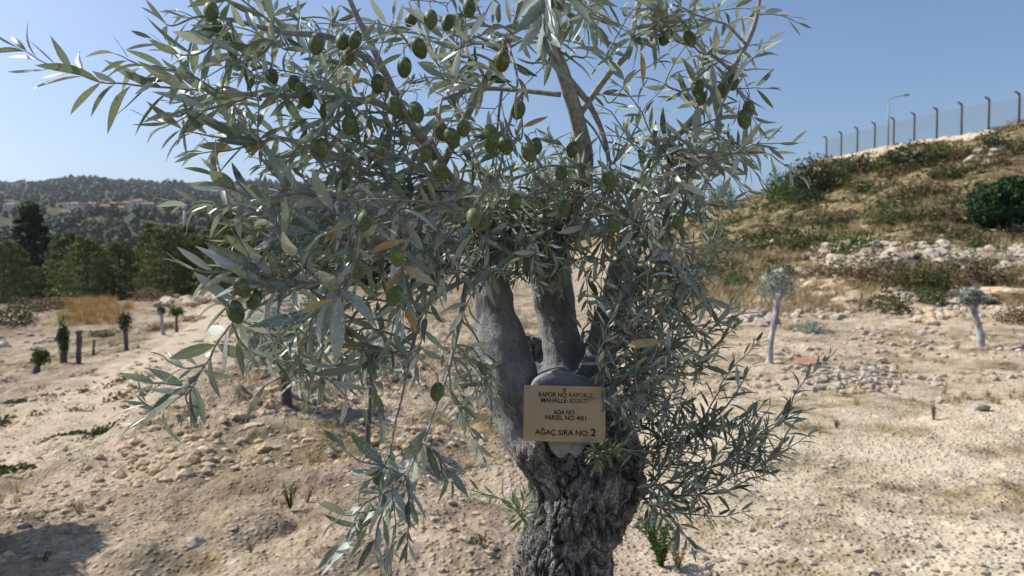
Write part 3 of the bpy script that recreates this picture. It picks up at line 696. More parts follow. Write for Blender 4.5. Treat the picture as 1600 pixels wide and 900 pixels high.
# ochre grass belt and scattered dry scrub that nobody could count
def scatter_stuff(name, label, cat, mat, spots, kind='ball'):
    f = MB()
    for k, (x_, y_, s_, h_) in enumerate(spots):
        z_ = float(0)
        if kind == 'ball':
            Vv, Qq, vv = leafball(70, (s_, s_, h_), s_ * .16, int(k % 37) + 500, hollow=.1, asp=2.4, strength=.5, zmin=-h_ * .3)
            f.add(Vv + np.array([x_, y_, 0]), Qq, v=vv)
        else:
            Vv, Qq, Tt, vv = grass_tuft(26, s_, h_, int(k % 41) + 600, w=0.002 + h_ * .012)
            f.add(Vv + np.array([x_, y_, 0]), Qq, Tt, v=vv)
        f.V[-1][:, 2] += ZZ[k]
    o = f.build(name, M[mat], smooth=False); return tag(o, label, cat, kind='stuff')
def spots_in(n, pxr, dr, sr, seed, hfac=1.0, keep=None, logd=True):
    g_ = np.random.default_rng(seed)
    p_ = g_.uniform(*pxr, n); d_ = np.exp(g_.uniform(math.log(dr[0]), math.log(dr[1]), n)) if logd else g_.uniform(*dr, n)
    x_ = (p_ - 800) / F * d_; ok = np.ones(n, bool)
    if keep is not None: ok = keep(x_, d_, p_)
    s_ = g_.uniform(*sr, n); z_ = terr(x_, d_, False)
    return [(a, b_, c2, c2 * hfac) for a, b_, c2 in zip(x_[ok], d_[ok], s_[ok])], z_[ok]
kn = lambda sc, th, s_: (lambda x_, d_, p_: fbm(x_ * sc, d_ * sc, o=3, s=s_) > th)
sp, ZZ = spots_in(3000, (1030, 1680), (21, 88), (.18, .55), 31, .5, kn(.35, .0, 7))
scatter_stuff('dry_scrub', 'dry brown scrub covering the stony slope on the right', 'scrub', 'brown_scrub', sp)
sp, ZZ = spots_in(1700, (1030, 1680), (22, 88), (.2, .6), 32, .5, kn(.3, .15, 17))
scatter_stuff('green_scrub', 'dull green low scrub in patches over the right-hand slope', 'scrub', 'shrub', sp)
sp, ZZ = spots_in(4200, (1030, 1680), (17, 84), (.14, .42), 33, 1.1, kn(.35, -.1, 27))
scatter_stuff('straw_grass', 'straw-coloured dry grass among the rocks of the slope', 'grass', 'dry', sp, 'grass')
sp, ZZ = spots_in(520, (70, 205), (39, 53), (.15, .6), 34, 1.2, lambda x_, d_, p_: fbm(x_ * .8, d_ * .5, o=3, s=57) + 1 - np.abs(p_ - 138) / 45 > .0, False)
scatter_stuff('ochre_grass', 'belt of orange-brown dry grass before the pines on the left', 'grass', 'ochre', sp, 'grass')
sp, ZZ = spots_in(480, (1100, 1680), (34, 86), (.4, 1.1), 38, .55, kn(.12, -.05, 67))
scatter_stuff('olive_scrub', 'knee-high olive-brown scrub thickening towards the top of the right-hand slope', 'scrub', 'shrub', sp)
sp, ZZ = spots_in(500, (1100, 1680), (30, 86), (.35, .9), 39, .55, kn(.14, .0, 87))
scatter_stuff('russet_scrub', 'russet-brown dry scrub on the upper right-hand slope', 'scrub', 'brown_scrub', sp)
sp, ZZ = spots_in(1300, (-60, 1700), (3.6, 22), (.03, .09), 35, 1.3, lambda x_, d_, p_: (fbm(x_ * .7, d_ * .7, o=3, s=37) > .25) & ((p_ < 1000) | (d_ > 8)))
scatter_stuff('dry_weeds', 'thin dry weeds growing in the stony soil', 'weeds', 'dry', sp, 'grass')
sp, ZZ = spots_in(500, (-60, 800), (10, 55), (.1, .3), 36, .5, kn(.5, .1, 47))
scatter_stuff('flat_scrub', 'brownish scrub dotted over the flat ground on the left', 'scrub', 'brown_scrub', sp)

# ---------------------------------------------------------------- rocks
RK = [mesh_np('rock', *rockV(3, 200 + k), M['rock'], False) for k in range(6)]
def retint(me, mat): m2 = me.copy(); m2.materials[0] = M[mat]; return m2
RKW = [retint(m_, 'rock_warm') for m_ in RK]; RKG = [retint(m_, 'rock_grey') for m_ in RK]
g_ = np.random.default_rng(77)
def boulder(px, d, s_, pool, label, group=None, fl=1.0, dz=0.0, sx=1.0):
    k = int(g_.integers(6)); o = link('boulder', pool[k], None, gp(px, d, s_ * .12 + dz)); o.scale = (s_ * sx, s_, s_ * fl)
    o.rotation_euler = (g_.uniform(-.25, .25), g_.uniform(-.25, .25), g_.uniform(0, 6.28))
    return tag(o, label, 'rock', group)
def bank(n, pxr, yr, sr, pool, label, group, fl=1.0):
    for k in range(n):
        p_ = g_.uniform(*pxr); t = (p_ - pxr[0]) / (pxr[1] - pxr[0])
        y_ = np.interp(t, [0, .5, 1], yr[0]) + g_.uniform(0, yr[1])
        boulder(p_, at_y(p_, y_, (14, 60)), g_.uniform(*sr), pool, label, group, fl)
bank(90, (1285, 1530), ((385, 378, 400), 42), (.16, .46), RK, 'pale limestone block in the stone bank across the middle of the slope', 'blocks of the pale stone bank on the slope')
bank(26, (1530, 1610), ((382, 390, 395), 50), (.15, .4), RK, 'pale limestone block in the stone bank at the right edge below the round shrub', 'blocks of the stone bank at the right edge')
bank(24, (1252, 1345), ((440, 436, 446), 42), (.15, .42), RKW, 'warm tan rock in the heap left of centre on the lower slope', 'rocks of the left tan heap on the lower slope')
bank(22, (1305, 1400), ((468, 462, 458), 22), (.1, .28), RKW, 'tan rock in the low heap under the left tan heap', 'rocks of the low tan heap on the lower slope')
bank(18, (1425, 1500), ((472, 474, 466), 34), (.1, .26), RKW, 'tan rock in the heap left of the leaning olive', 'rocks of the tan heap left of the leaning olive')
bank(14, (1120, 1200), ((486, 484, 490), 26), (.12, .34), RK, 'pale rock at the slope foot behind the first pale trunk', 'rocks at the slope foot behind the first pale trunk')
bank(14, (1500, 1560), ((222, 240, 232), 24), (.3, .6), RK, 'pale rock fallen below the fence near the right edge', 'pale rocks below the fence near the right edge')
bank(16, (1180, 1290), ((380, 390, 384), 60), (.12, .3), RK, 'scattered pale rock on the left part of the slope', 'scattered rocks on the left part of the slope')
boulder(1580, at_y(1580, 470), .75, RKW, 'largest smooth yellowish boulder at the right edge behind the leaning olive', fl=.8, dz=-.05)
boulder(1528, at_y(1528, 474), .45, RK, 'broad low boulder left of the largest yellowish one', fl=.5)
boulder(1262, 11.6, .2, [retint(RK[1], 'rock_red')]*6, 'brick-red earth clod on the stony flat right of the first pale trunk', fl=.35, sx=1.5)
boulder(1333, 9.0, .12, RKW, 'yellowish stone at the foot of the grey rubble on the right flat')
boulder(1535, 7.9, .10, RKG, 'grey stone casting a dark shadow on the right flat')
boulder(300, 8.2, .1, RKG, 'grey stone on the earth left of the dark trunk')
boulder(590, 4.35, .055, RKG, 'small dark stone beside the hanging leaf spray at bottom')
boulder(300, 4.25, .06, RK, 'pale stone in the lower left part of the soil')
boulder(355, 4.45, .07, RK, 'flat pale stone low in the left half of the soil', fl=.6)
boulder(28, 4.75, .05, RKG, 'small flat grey stone above the round shadow')
for k in range(9):
    boulder(g_.uniform(1495, 1590), g_.uniform(12.5, 13.4), g_.uniform(.05, .13), RK, 'white stone at the foot of the leaning olive', 'white stones around the foot of the leaning olive')
for k in range(30):
    t = g_.random(); p_ = 250 + 120 * t
    boulder(p_ + g_.uniform(-15, 15), 46 + g_.uniform(-3, 4), g_.uniform(.2, .75) * (1 - abs(t - .5)), RKW if k % 2 else RK, 'rock of the pale earth mound before the pines', 'rocks of the pale mound before the pines', dz=.15)
for k in range(22):
    boulder(g_.uniform(-20, 110), 33 + g_.uniform(-3, 5), g_.uniform(.12, .4), RK if k % 3 else RKG, 'rock scattered at the left edge before the pines', 'rocks at the left edge before the pines')
# countless small stones and gravel
def gravel(name, label, n, pxr, dr, sr, seed, mat, th=None, sub=1):
    f = MB(); g2 = np.random.default_rng(seed); protos_ = [rockV(sub, seed * 9 + k, flat=.65) for k in range(8)]
    p_ = g2.uniform(*pxr, n); d_ = np.exp(g2.uniform(math.log(dr[0]), math.log(dr[1]), n)); x_ = (p_ - 800) / F * d_
    z_ = terr(x_, d_); q = fbm(x_ * .6, d_ * .6, o=3, s=seed)
    s_ = sr[0] + (sr[1] - sr[0]) * g2.random(n) ** 3.5
    for k in range(n):
        if th is not None and q[k] < th + g2.uniform(-.3, .3): continue
        Vv, Tt = protos_[k % 8]; a = g2.random() * 6.28; ca, sa = math.cos(a), math.sin(a)
        Rm = np.array([[ca, -sa, 0], [sa, ca, 0], [0, 0, 1]])
        f.add(Vv @ Rm.T * s_[k] + np.array([x_[k], d_[k], z_[k] + s_[k] * .15]), T=Tt)
    return tag(f.build(name, M[mat], smooth=False), label, 'gravel', kind='stuff')
gravel('gravel', 'loose gravel and small pale stones strewn over the soil', 9000, (-60, 1680), (3.5, 14), (.006, .035), 3, 'rock', 0.0)
gravel('earth_clods', 'brown earth clods strewn over the left soil', 5000, (-60, 1000), (3.5, 14), (.008, .05), 6, 'rock_warm', -.1)
gravel('stony_rubble', 'stony rubble on the flat before the right-hand slope', 4000, (1040, 1680), (8.0, 24), (.012, .1), 4, 'rock', 0.05)
gravel('slope_rubble', 'rubble of pale stones lying on the right-hand slope', 2600, (1040, 1680), (20, 70), (.03, .22), 5, 'rock', .25)
gravel('bank_clods', 'dark lumpy earth and stones of the rubble bank left of the trunk', 2600, (180, 760), (5.5, 13), (.012, .09), 9, 'rock_warm', -.2)
gravel('flat_rubble', 'stones scattered over the flat ground on the left', 2200, (-60, 760), (12, 55), (.02, .12), 8, 'rock', .1)
f = MB(); g2 = np.random.default_rng(92); pr_ = [rockV(1, 320 + k, flat=.75) for k in range(8)]
for k in range(2400):
    u_ = g2.random()
    if u_ < .62: p_ = g2.uniform(1270, 1610); y_ = np.interp(p_, [1270, 1400, 1530, 1610], [388, 378, 392, 384]) + g2.uniform(0, 1) ** 1.3 * 48
    elif u_ < .8: p_ = g2.uniform(1240, 1420); y_ = np.interp(p_, [1240, 1330, 1420], [452, 440, 452]) + g2.uniform(0, 42)
    else: p_ = g2.uniform(1030, 1600); y_ = g2.uniform(470, 500)
    d_ = at_y(p_, y_, (14, 60)); x_ = (p_ - 800) / F * d_; s_ = .03 + .12 * g2.random() ** 2
    f.add(pr_[k % 8][0] * s_ + np.array([x_, d_, tz(x_, d_) + s_ * .3]), T=pr_[k % 8][1])
tag(f.build('bank_rubble', M['rock'], smooth=False), 'broken pale stone rubble filling the stone bank and heaps on the slope', 'rubble', kind='stuff')
f = MB(); g2 = np.random.default_rng(91); pr_ = [rockV(2, 300 + k, flat=.6) for k in range(5)]
for k in range(170):                                   # low grey heap on the right flat
    p_ = 1345 + g2.normal() * 60; d_ = 9.9 + g2.normal() * .55; x_ = (p_ - 800) / F * d_
    s_ = .02 + .07 * g2.random() ** 2
    f.add(pr_[k % 5][0] * s_ + np.array([x_, d_, tz(x_, d_) + .06 * math.exp(-((p_ - 1345) / 55) ** 2) + s_ * .2]), T=pr_[k % 5][1])
tag(f.build('grey_rubble', M['rock'], smooth=False), 'low heap of grey rubble on the flat between the two pale olive trunks', 'rubble', kind='stuff')

# ---------------------------------------------------------------- fence, platform edge and street lamp
n_post = 11
P0 = np.array([840 / F * 55.0, 55.0]); P1 = np.array([489 / F * 86.5, 86.5])
fp = [P0 + (P1 - P0) * k / (n_post - 1) for k in range(-1, n_post)]
fz = [tz(*p) for p in fp]
ze = np.polyval(np.polyfit(range(len(fz)), fz, 2), range(len(fz))) + .28
fl = empty('chain_link_fence', (fp[-1][0], fp[-1][1], ze[-1]))
org = np.array([fp[-1][0], fp[-1][1], ze[-1]])
for p, z in zip(fp, ze):
    m = MB(); b0 = np.array([p[0], p[1], z]) - org
    m.tube([b0 + (0,0,-1), b0 + (0,0,2.75), b0 + (-.02,0,2.9), b0 + (-.38,-.02,3.12)], [.10, .10, .10, .08], 6)
    m.build('post', M['post'], fl)
m = MB()
for (p, z), (q, z2) in zip(zip(fp[:-1], ze[:-1]), zip(fp[1:], ze[1:])):
    a = np.array([p[0], p[1], z + .1]) - org; b_ = np.array([q[0], q[1], z2 + .1]) - org; L = np.linalg.norm(b_ - a)
    n_ = int(L / .16); H = 2.5; run = H / L
    for k in range(-int(H / .16), n_ + 1):
        for sgn in (1, -1):
            t0, t1 = k * .16 / L, k * .16 / L + run; h0, h1 = (0, H) if sgn > 0 else (H, 0)
            ta, tb = max(t0, 0), min(t1, 1)
            if ta >= tb: continue
            ha = h0 + (h1 - h0) * (ta - t0) / run; hb = h0 + (h1 - h0) * (tb - t0) / run
            m.tube([a + (b_ - a) * ta + (0, 0, ha), a + (b_ - a) * tb + (0, 0, hb)], .0075, 3, False)
    for hh_ in (0, 1.25, 2.5):
        m.tube([a + (0, 0, hh_), b_ + (0, 0, hh_)], .006, 3, False)
m.build('wire_mesh', M['wire'], fl)
for kk in range(3):
    m = MB()
    pts = [np.array([p[0] - .1 - .11 * kk, p[1], z + 2.93 + .07 * kk]) - org for p, z in zip(fp, ze)]
    m.tube(pts, .006, 3, False); m.build('barbed_wire', M['wire'], fl)
tag(fl, 'long chain-link fence with bent-topped posts along the top of the slope', 'fence')
fb = empty('rear_fence', (fp[1][0] + 0.0, 84, tz(fp[1][0], 84)))
o0 = np.array(fb.location)
bp = [at(px_, 206, d_) for px_, d_ in ((1535, 86), (1551, 84), (1573, 80), (1640, 76))]
for q in bp:
    b0 = np.array([q.x, q.y, tz(q.x, q.y)]) - o0; m = MB(); m.tube([b0 + (0,0,-.5), b0 + (0,0,2.6), b0 + (-.3,0,2.9)], [.08, .08, .06], 6); m.build('post', M['post'], fb)
m = MB()
for hh_ in (.3, .8, 1.3, 1.8, 2.3): m.tube([np.array([q.x, q.y, tz(q.x, q.y) + hh_]) - o0 for q in bp], .012, 3, False)
m.build('wire_strand', M['wire'], fb)
tag(fb, 'second shorter wire fence seen behind the right end of the main one', 'fence')
# pale bank that carries the fence
m = MB(); rows = []
nseg = 160
for k in range(nseg + 1):
    t = k / nseg * (len(fp) - 1); ii = min(int(t), len(fp) - 2); w_ = t - ii
    c0 = fp[ii] * (1 - w_) + fp[ii + 1] * w_; z = ze[ii] * (1 - w_) + ze[ii + 1] * w_
    j_ = 0.16 * fbm(np.array([k * .3]), np.array([1.5]), o=3)[0]; hgt = .12 + .1 * fbm(np.array([k * .4]), np.array([7.5]), o=2)[0]
    rows.append([(c0[0] + .5, c0[1], z - .8), (c0[0] + .5, c0[1], z + hgt), (c0[0] - .8 + j_, c0[1], z + hgt + .1), (c0[0] - 1.05 + j_, c0[1], z - .2), (c0[0] - 1.3 - j_, c0[1], z - 1.6)])
Vv = np.array(rows).reshape(-1, 3); Qq = [(a*5+b_, a*5+b_+1, a*5+5+b_+1, a*5+5+b_) for a in range(nseg) for b_ in range(4)]
m.add(Vv, Qq, [(0,2,1),(0,3,2),(0,4,3)] + [(nseg*5, nseg*5+1, nseg*5+2), (nseg*5, nseg*5+2, nseg*5+3), (nseg*5, nseg*5+3, nseg*5+4)])
tag(m.build('retaining_wall', M['platform'], smooth=False), 'low pale sandy stone wall edging the platform under the fence', 'wall')
lp = gp(1385, 98); e = empty('street_lamp', lp)
m = MB(); m.tube([(0,0,-.5),(0,0,3),(0,0,6.0)], [.12,.10,.07], 8); m.build('pole', M['steel'], e)
m = MB(); m.tube([(0,0,5.95),(.4,0,6.25),(1.9,0,6.55)], [.05,.05,.04], 6); m.build('arm', M['steel'], e)
m = MB(); m.tube([(1.8,0,6.55),(2.1,0,6.62),(2.6,0,6.66),(2.7,0,6.66)], [.05,.14,.13,.04], 8); m.build('lamp_head', M['steel'], e)
e.location.z = at(1385, 226, 98).z - .2
tag(e, 'single-arm grey street lamp rising behind the fence', 'street lamp')

# ---------------------------------------------------------------- other olives of the plantation
def small_olive(px, d, hgt, r0, lean, crown, label, trunk='pale_trunk', crownw=.3, crownh=.2, n=500, dz=0, sub=None, leaf=.03, mat='grey_leaf', knob=1.25):
    p0 = gp(px, d); e = empty('olive_sapling' if r0 < .035 else 'pruned_olive', p0)
    m = MB(); pts = [(0,0,-.15), (lean*.15, 0, hgt*.3), (lean*.7, .01, hgt*.65), (lean, 0, hgt)]
    P = spline(pts, 6); k_ = len(P); rr = np.interp(np.linspace(0, 1, k_), [0, .15, .5, .85, 1], [1.35, 1.05, .85, .95, knob]) * r0
    rr = rr * (1 + .22 * fbm(np.arange(k_) * .7, np.full(k_, px * .1), o=2))
    m.tube(P, rr, 10)
    g_ = np.random.default_rng(int(px))
    if px > 1000:
        for q in range(3):
            a = q * 2.1 + .4; m.tube(spline([(lean*.85, 0, hgt*.84), (lean + math.cos(a)*.05, math.sin(a)*.05, hgt*.95), (lean + math.cos(a)*.11, math.sin(a)*.1, hgt*1.03 + .04*g_.random())], 4), [r0*.75]*3 + [r0*.62]*3 + [r0*.55]*3, 8)
    for q in range(5 if crown else 0):
        a = q * 1.26 + g_.random(); L = crownw * (.7 + .5 * g_.random())
        m.tube([(lean, 0, hgt - .02), (lean + math.cos(a)*L*.45, math.sin(a)*L*.45, hgt + crownh*.5), (lean + math.cos(a)*L*.9, math.sin(a)*L*.9, hgt + crownh*.9)], [r0*.5, r0*.3, r0*.12], 5)
    m.build('trunk', M[trunk], e)
    if crown:
        Vv, Qq, vv = leafball(n, (crownw, crownw, crownh), leaf, int(px) + 3, hollow=.15, asp=3.2, strength=.55)
        c_ = MB(); c_.add(Vv + np.array([lean, 0, hgt + crownh * (.5 if crown == 1 else .1)]), Qq, v=vv); c_.build('crown', M[mat], e, False)
    tag(e, label, 'olive tree', 'cut-back olives planted on the site'); return e
small_olive(1203, 11.3, 1.12, .055, .13, 1, 'pale-trunked pruned olive with sparse grey leaves, on the flat right of the main olive', crownw=.34, crownh=.26, n=620, leaf=.026)
small_olive(1535, 12.9, .86, .065, -.16, 2, 'leaning pale pruned olive with a knobbly grey head, near the right edge', crownw=.2, crownh=.17, n=700, leaf=.035)
small_olive(447, 7.9, .62, .062, -.03, 1, 'dark-trunked olive with a grey-green crown half hidden behind the left leaves', 'dark_trunk', crownw=.55, crownh=.42, n=2600, leaf=.03, knob=.8)
small_olive(572, 6.0, .72, .024, .04, 1, 'thin young olive with wispy grey-green leaves behind the hanging spray', 'dark_trunk', crownw=.36, crownh=.25, n=900, leaf=.022, knob=.7)
small_olive(97, 20.5, .75, .09, 0.0, 2, 'short green-clad stump olive, left of a bare dark one', 'dark_trunk', crownw=.14, crownh=.42, n=700, leaf=.05, mat='green_shrub')
small_olive(121, 20.5, .95, .075, .02, 0, 'bare dark stump olive beside the green-clad one at left', 'dark_trunk')
small_olive(54, 19.0, .45, .09, .1, 2, 'low dark stump with a green shoot near the left edge', 'dark_trunk', crownw=.2, crownh=.2, n=400, leaf=.05, mat='green_shrub')
small_olive(196, 24.0, .95, .08, -.05, 2, 'green-grey forked stump olive in the middle of the left flat', 'dark_trunk', crownw=.2, crownh=.3, n=400, leaf=.05, mat='shrub')
small_olive(254, 29.0, 1.0, .08, -.08, 2, 'pale-footed stump olive, left one of the two beyond the forked stump', 'pale_trunk', crownw=.16, crownh=.2, n=300, leaf=.05, mat='shrub')
small_olive(275, 30.5, .8, .06, 0.0, 2, 'small round-headed olive, right one of the two beyond the forked stump', 'dark_trunk', crownw=.3, crownh=.2, n=500, leaf=.05, mat='green_shrub')
small_olive(144, 24.0, .5, .04, 0.03, 0, 'thin bare stick-like sapling between the dark stump and the forked one', 'dark_trunk')
# unseen olive added out of frame to cast the rounded shadow at bottom left
e = empty('shadow_caster_olive', Vector((-3.98, 4.3, tz(-3.98, 4.3))))
m = MB(); m.tube([(0,0,-.2),(.02,0,.3),(0,0,.7)], [.1,.08,.07], 9); m.build('trunk', M['dark_trunk'], e)
c_ = MB()
for k in range(9):
    a = k * .7; Vv, Qq, vv = leafball(6500, (.36, .3, .26), .05, 1300 + k, hollow=.0, asp=2.6, strength=.15)
    c_.add(Vv + np.array([math.cos(a)*.34*(k > 0), math.sin(a)*.28*(k > 0), .98 + .05 * (k % 3)]), Qq, v=vv)
c_.build('crown', M['grey_leaf'], e, False)
tag(e, 'unseen dense olive added beyond the left edge to cast the rounded shadow at bottom left', 'olive tree')

# green weeds
def weed(px, d, h, w, mat, label, seed, n=260):
    f = MB(); g_ = np.random.default_rng(seed)
    for k in range(14):
        a = g_.random() * 6.28; L = h * (.6 + .5 * g_.random()); le = w * (.3 + .7 * g_.random())
        tip = np.array([math.cos(a) * le, math.sin(a) * le, L]); st = np.array([0, 0, -.01])
        P = spline([st, (st + tip) / 2 + (0, 0, L * .15), tip], 4)
        f.tube(P, np.linspace(.003, .001, len(P)), 3, False); f.A.setdefault('v', []).append(np.full(len(P) * 3, .5))
        m_ = n // 14; t = g_.random(m_); Pp = st + (tip - st) * t[:, None] + np.array([0, 0, .15]) * (L * 4 * t * (1 - t))[:, None]
        dv = g_.normal(size=(m_, 3)); dv[:, 2] = np.abs(dv[:, 2]); dv /= np.linalg.norm(dv, axis=1)[:, None]
        sd = np.cross(dv, g_.normal(size=(m_, 3))); sd /= np.linalg.norm(sd, axis=1)[:, None]
        s_ = .10 * h * (.6 + .8 * g_.random(m_))[:, None]
        Vv = np.stack([Pp, Pp + dv*s_*.5 + sd*s_*.16, Pp + dv*s_, Pp + dv*s_*.5 - sd*s_*.16], 1).reshape(-1, 3)
        f.add(Vv, np.arange(m_ * 4).reshape(-1, 4), v=np.repeat(g_.random(m_), 4))
    o = f.build('weed_plant', M[mat], None, False, gp(px, d)); return tag(o, label, 'weed', 'weeds growing on the bare soil')
weed(1035, 4.0, .26, .15, 'green_shrub', 'largest feathery green weed, low right beside the trunk', 1, 1300)
weed(1062, 3.95, .16, .1, 'dry', 'yellowing weed at the right foot of the largest weed', 2, 500)
weed(60, 3.9, .1, .04, 'green_shrub', 'small green weed standing in the rounded shadow', 3, 200)
weed(450, 4.8, .16, .07, 'shrub', 'upright green weed in the left middle of the soil', 4, 350)
weed(478, 4.9, .13, .06, 'dry', 'yellowish weed just right of the upright green one', 5, 250)
weed(118, 4.9, .11, .06, 'dry', 'dry weed above the rounded shadow', 6, 250)
weed(755, 4.1, .13, .08, 'shrub', 'dull green weed at bottom, left of the trunk', 7, 350)
weed(500, 3.95, .12, .1, 'dry', 'straggly yellow-green weed at the bottom edge under the spray', 8, 350)
weed(388, 4.15, .08, .06, 'dry', 'short dry weed at the bottom left of the spray', 9, 200)
weed(1310, 7.0, .1, .05, 'brown_scrub', 'tiny dry weed on the pale flat at right', 10, 160)
weed(1462, 7.3, .2, .04, 'brown_scrub', 'thin dry stalks on the pale flat near the right edge', 11, 160)
weed(395, 10.5, .25, .14, 'ochre', 'small ochre bush near the middle of the left flat', 12, 300)
weed(400, 16, .4, .2, 'ochre', 'ochre weed on the path far behind the left leaves', 13, 300)
def patch(px, d, w, l, label, seed):
    Vv, Qq, vv = leafball(1500, (w, l, .05), .03, seed, hollow=0.0, asp=1.6, strength=.6, zmin=-.03)
    x0, y0 = (px - 800) / F * d, d
    Vv[:, 2] += terr(Vv[:, 0] + x0, Vv[:, 1] + y0, False) - tz(x0, y0) + .03
    o = link('weed_patch', mesh_np('weed_patch', Vv, Qq, M['moss'], False, {'v': vv}), None, gp(px, d)); tag(o, label, 'weed patch', 'low green weed patches on the left flat')
patch(160, 8.0, .40, .75, 'largest dark green weed patch under the lowest left leaves', 41)
patch(92, 8.0, .2, .3, 'dark green weed patch left of the largest one', 42)
patch(20, 6.6, .28, .22, 'dark green weed patch at the left edge, above the shadow', 43)
patch(35, 13.0, .5, .9, 'pale green weed patch at the left edge below the stumps', 44)

# ================================================================ THE OLIVE TREE
tree_base = Vector((at(880, 1500, 1.34).x, 1.34, 0))
tree = empty('olive_tree', tree_base)
tag(tree, 'old gnarled olive with thick sawn limbs, grey-green leaves and green olives, carrying the bronze plaque', 'olive tree')
def loc(p): return np.array(p) - np.array(tree_base)

# trunk and limbs as one closed volume
tb = MB()
def limb(pts, seg=20, wob=0.06, seed=0):
    P = np.array([tuple(loc(at(a, b_, d))) + (r_ / F * d,) for a, b_, d, r_ in pts])
    Sx = spline(P, 8); Rr = Sx[:, 3] * (1 + wob * fbm(np.arange(len(Sx)) * .35, np.full(len(Sx), seed * 3.3), o=2))
    tb.tube(Sx[:, :3], Rr, seg)
limb([(862, 1760, 1.34, 150), (868, 1500, 1.34, 105), (872, 1200, 1.34, 90), (876, 1000, 1.34, 82), (878, 900, 1.34, 77), (884, 840, 1.34, 80), (898, 790, 1.34, 88), (905, 740, 1.35, 95), (900, 690, 1.36, 88), (890, 640, 1.37, 74), (888, 600, 1.39, 52)], 28, .05, 1)
limb([(930, 800, 1.35, 50), (950, 765, 1.34, 58), (958, 725, 1.35, 52), (950, 680, 1.37, 42), (930, 640, 1.39, 36)], 20, .1, 2)      # right shoulder
limb([(852, 790, 1.31, 36), (836, 720, 1.31, 32), (822, 680, 1.33, 36), (805, 630, 1.35, 43), (787, 570, 1.36, 43), (775, 510, 1.37, 36), (768, 450, 1.38, 31), (758, 396, 1.39, 29)], 20, .05, 3)   # left limb
limb([(890, 680, 1.42, 50), (890, 620, 1.44, 44), (885, 570, 1.45, 38), (877, 530, 1.45, 33), (867, 485, 1.45, 34), (860, 440, 1.45, 33), (856, 388, 1.46, 34)], 20, .05, 4)   # middle limb
limb([(910, 680, 1.38, 44), (918, 620, 1.40, 36), (930, 575, 1.41, 29), (946, 525, 1.41, 26), (960, 470, 1.41, 22), (972, 410, 1.41, 19)], 16, .06, 5)   # right limb
limb([(850, 600, 1.48, 34), (835, 560, 1.50, 26), (838, 520, 1.50, 22)], 14, .2, 6)       # old bark wedge between the limbs
limb([(850, 800, 1.29, 22), (866, 745, 1.262, 18), (850, 700, 1.262, 17), (834, 655, 1.272, 14), (822, 605, 1.30, 10)], 12, .2, 7)
limb([(905, 790, 1.27, 24), (900, 745, 1.262, 19), (880, 738, 1.264, 15)], 12, .2, 10)    # raised ridge left of the stub
limb([(930, 790, 1.28, 24), (925, 740, 1.264, 20), (930, 700, 1.265, 17), (940, 660, 1.275, 13), (940, 620, 1.30, 10)], 12, .2, 8)
limb([(870, 900, 1.28, 26), (862, 830, 1.275, 24), (880, 770, 1.27, 24), (905, 730, 1.27, 20)], 12, .15, 9)
o = link('trunk', tb.mesh('trunk', None), tree)
rm = o.modifiers.new('r', 'REMESH'); rm.mode = 'VOXEL'; rm.voxel_size = 0.0032
dg = bpy.context.evaluated_depsgraph_get(); me = bpy.data.meshes.new_from_object(o.evaluated_get(dg))
o.modifiers.clear(); o.data = me
n = len(me.vertices); co = np.empty(n * 3); me.vertices.foreach_get('co', co); co = co.reshape(-1, 3)
ed = np.empty(len(me.edges) * 2, int); me.edges.foreach_get('vertices', ed); ed = ed.reshape(-1, 2)
deg = np.bincount(ed.ravel(), minlength=n)[:, None]
for _ in range(5):
    sm = np.zeros_like(co); np.add.at(sm, ed[:, 0], co[ed[:, 1]]); np.add.at(sm, ed[:, 1], co[ed[:, 0]])
    co = co * .4 + .6 * sm / deg
me.vertices.foreach_set('co', co.ravel()); me.update()
nr = np.array([v.normal[:] for v in me.vertices])
wx = co + np.array(tree_base)
prow = 450 - (wx[:, 2] - CAM_Z - wx[:, 1] * _sp) / wx[:, 1] * F      # height on the trunk, in picture rows
rough = np.clip((prow - 655 + 70 * fbm(co[:, 0] * 14, co[:, 1] * 14, co[:, 2] * 6, o=3, s=77)) / 55, 0, 1)
pcol = 800 + F * wx[:, 0] / wx[:, 1]
rough = np.maximum(rough, np.clip(1 - np.abs(pcol - 835) / 25, 0, 1) * np.clip((prow - 500) / 30, 0, 1) * (wx[:, 1] > 1.46))
def cells(P, sc, zs, s_):
    """F2-F1 of a jittered-point Voronoi, vectorised"""
    Q_ = P * np.array([sc, sc, sc * zs]); Q_ = Q_ + .95 * np.stack([fbm(Q_[:, 0], Q_[:, 1], Q_[:, 2], o=2, s=s_ + k) for k in range(3)], 1)
    I = np.floor(Q_).astype(np.int64); f1 = np.full(len(P), 9.); f2 = np.full(len(P), 9.); K = np.zeros((len(P), 3), np.int64)
    for a in (-1, 0, 1):
        for b_ in (-1, 0, 1):
            for c2 in (-1, 0, 1):
                J = I + np.array([a, b_, c2]); jit = np.stack([hsh(J[:, 0], J[:, 1], J[:, 2], s_ + 7 * k) for k in range(3)], 1)
                dd_ = np.linalg.norm(J + jit - Q_, axis=1)
                K = np.where((dd_ < f1)[:, None], J, K)
                f2 = np.where(dd_ < f1, f1, np.minimum(f2, dd_)); f1 = np.minimum(f1, dd_)
    return f2 - f1, hsh(K[:, 0], K[:, 1], K[:, 2], s_ + 99)
(c1, h1), (c2_, h2) = cells(co, 40, .5, 5), cells(co, 100, .6, 15)
e1 = np.clip(c1 / .13, 0, 1); e2 = np.clip(c2_ / .16, 0, 1)
low = fbm(co[:, 0] * 16, co[:, 1] * 16, co[:, 2] * 9, o=3, s=2)
fine = fbm(co[:, 0] * 70, co[:, 1] * 70, co[:, 2] * 40, o=3, s=4)
ropes = fbm(co[:, 0] * 26, co[:, 1] * 26, co[:, 2] * 4, o=3, s=6)
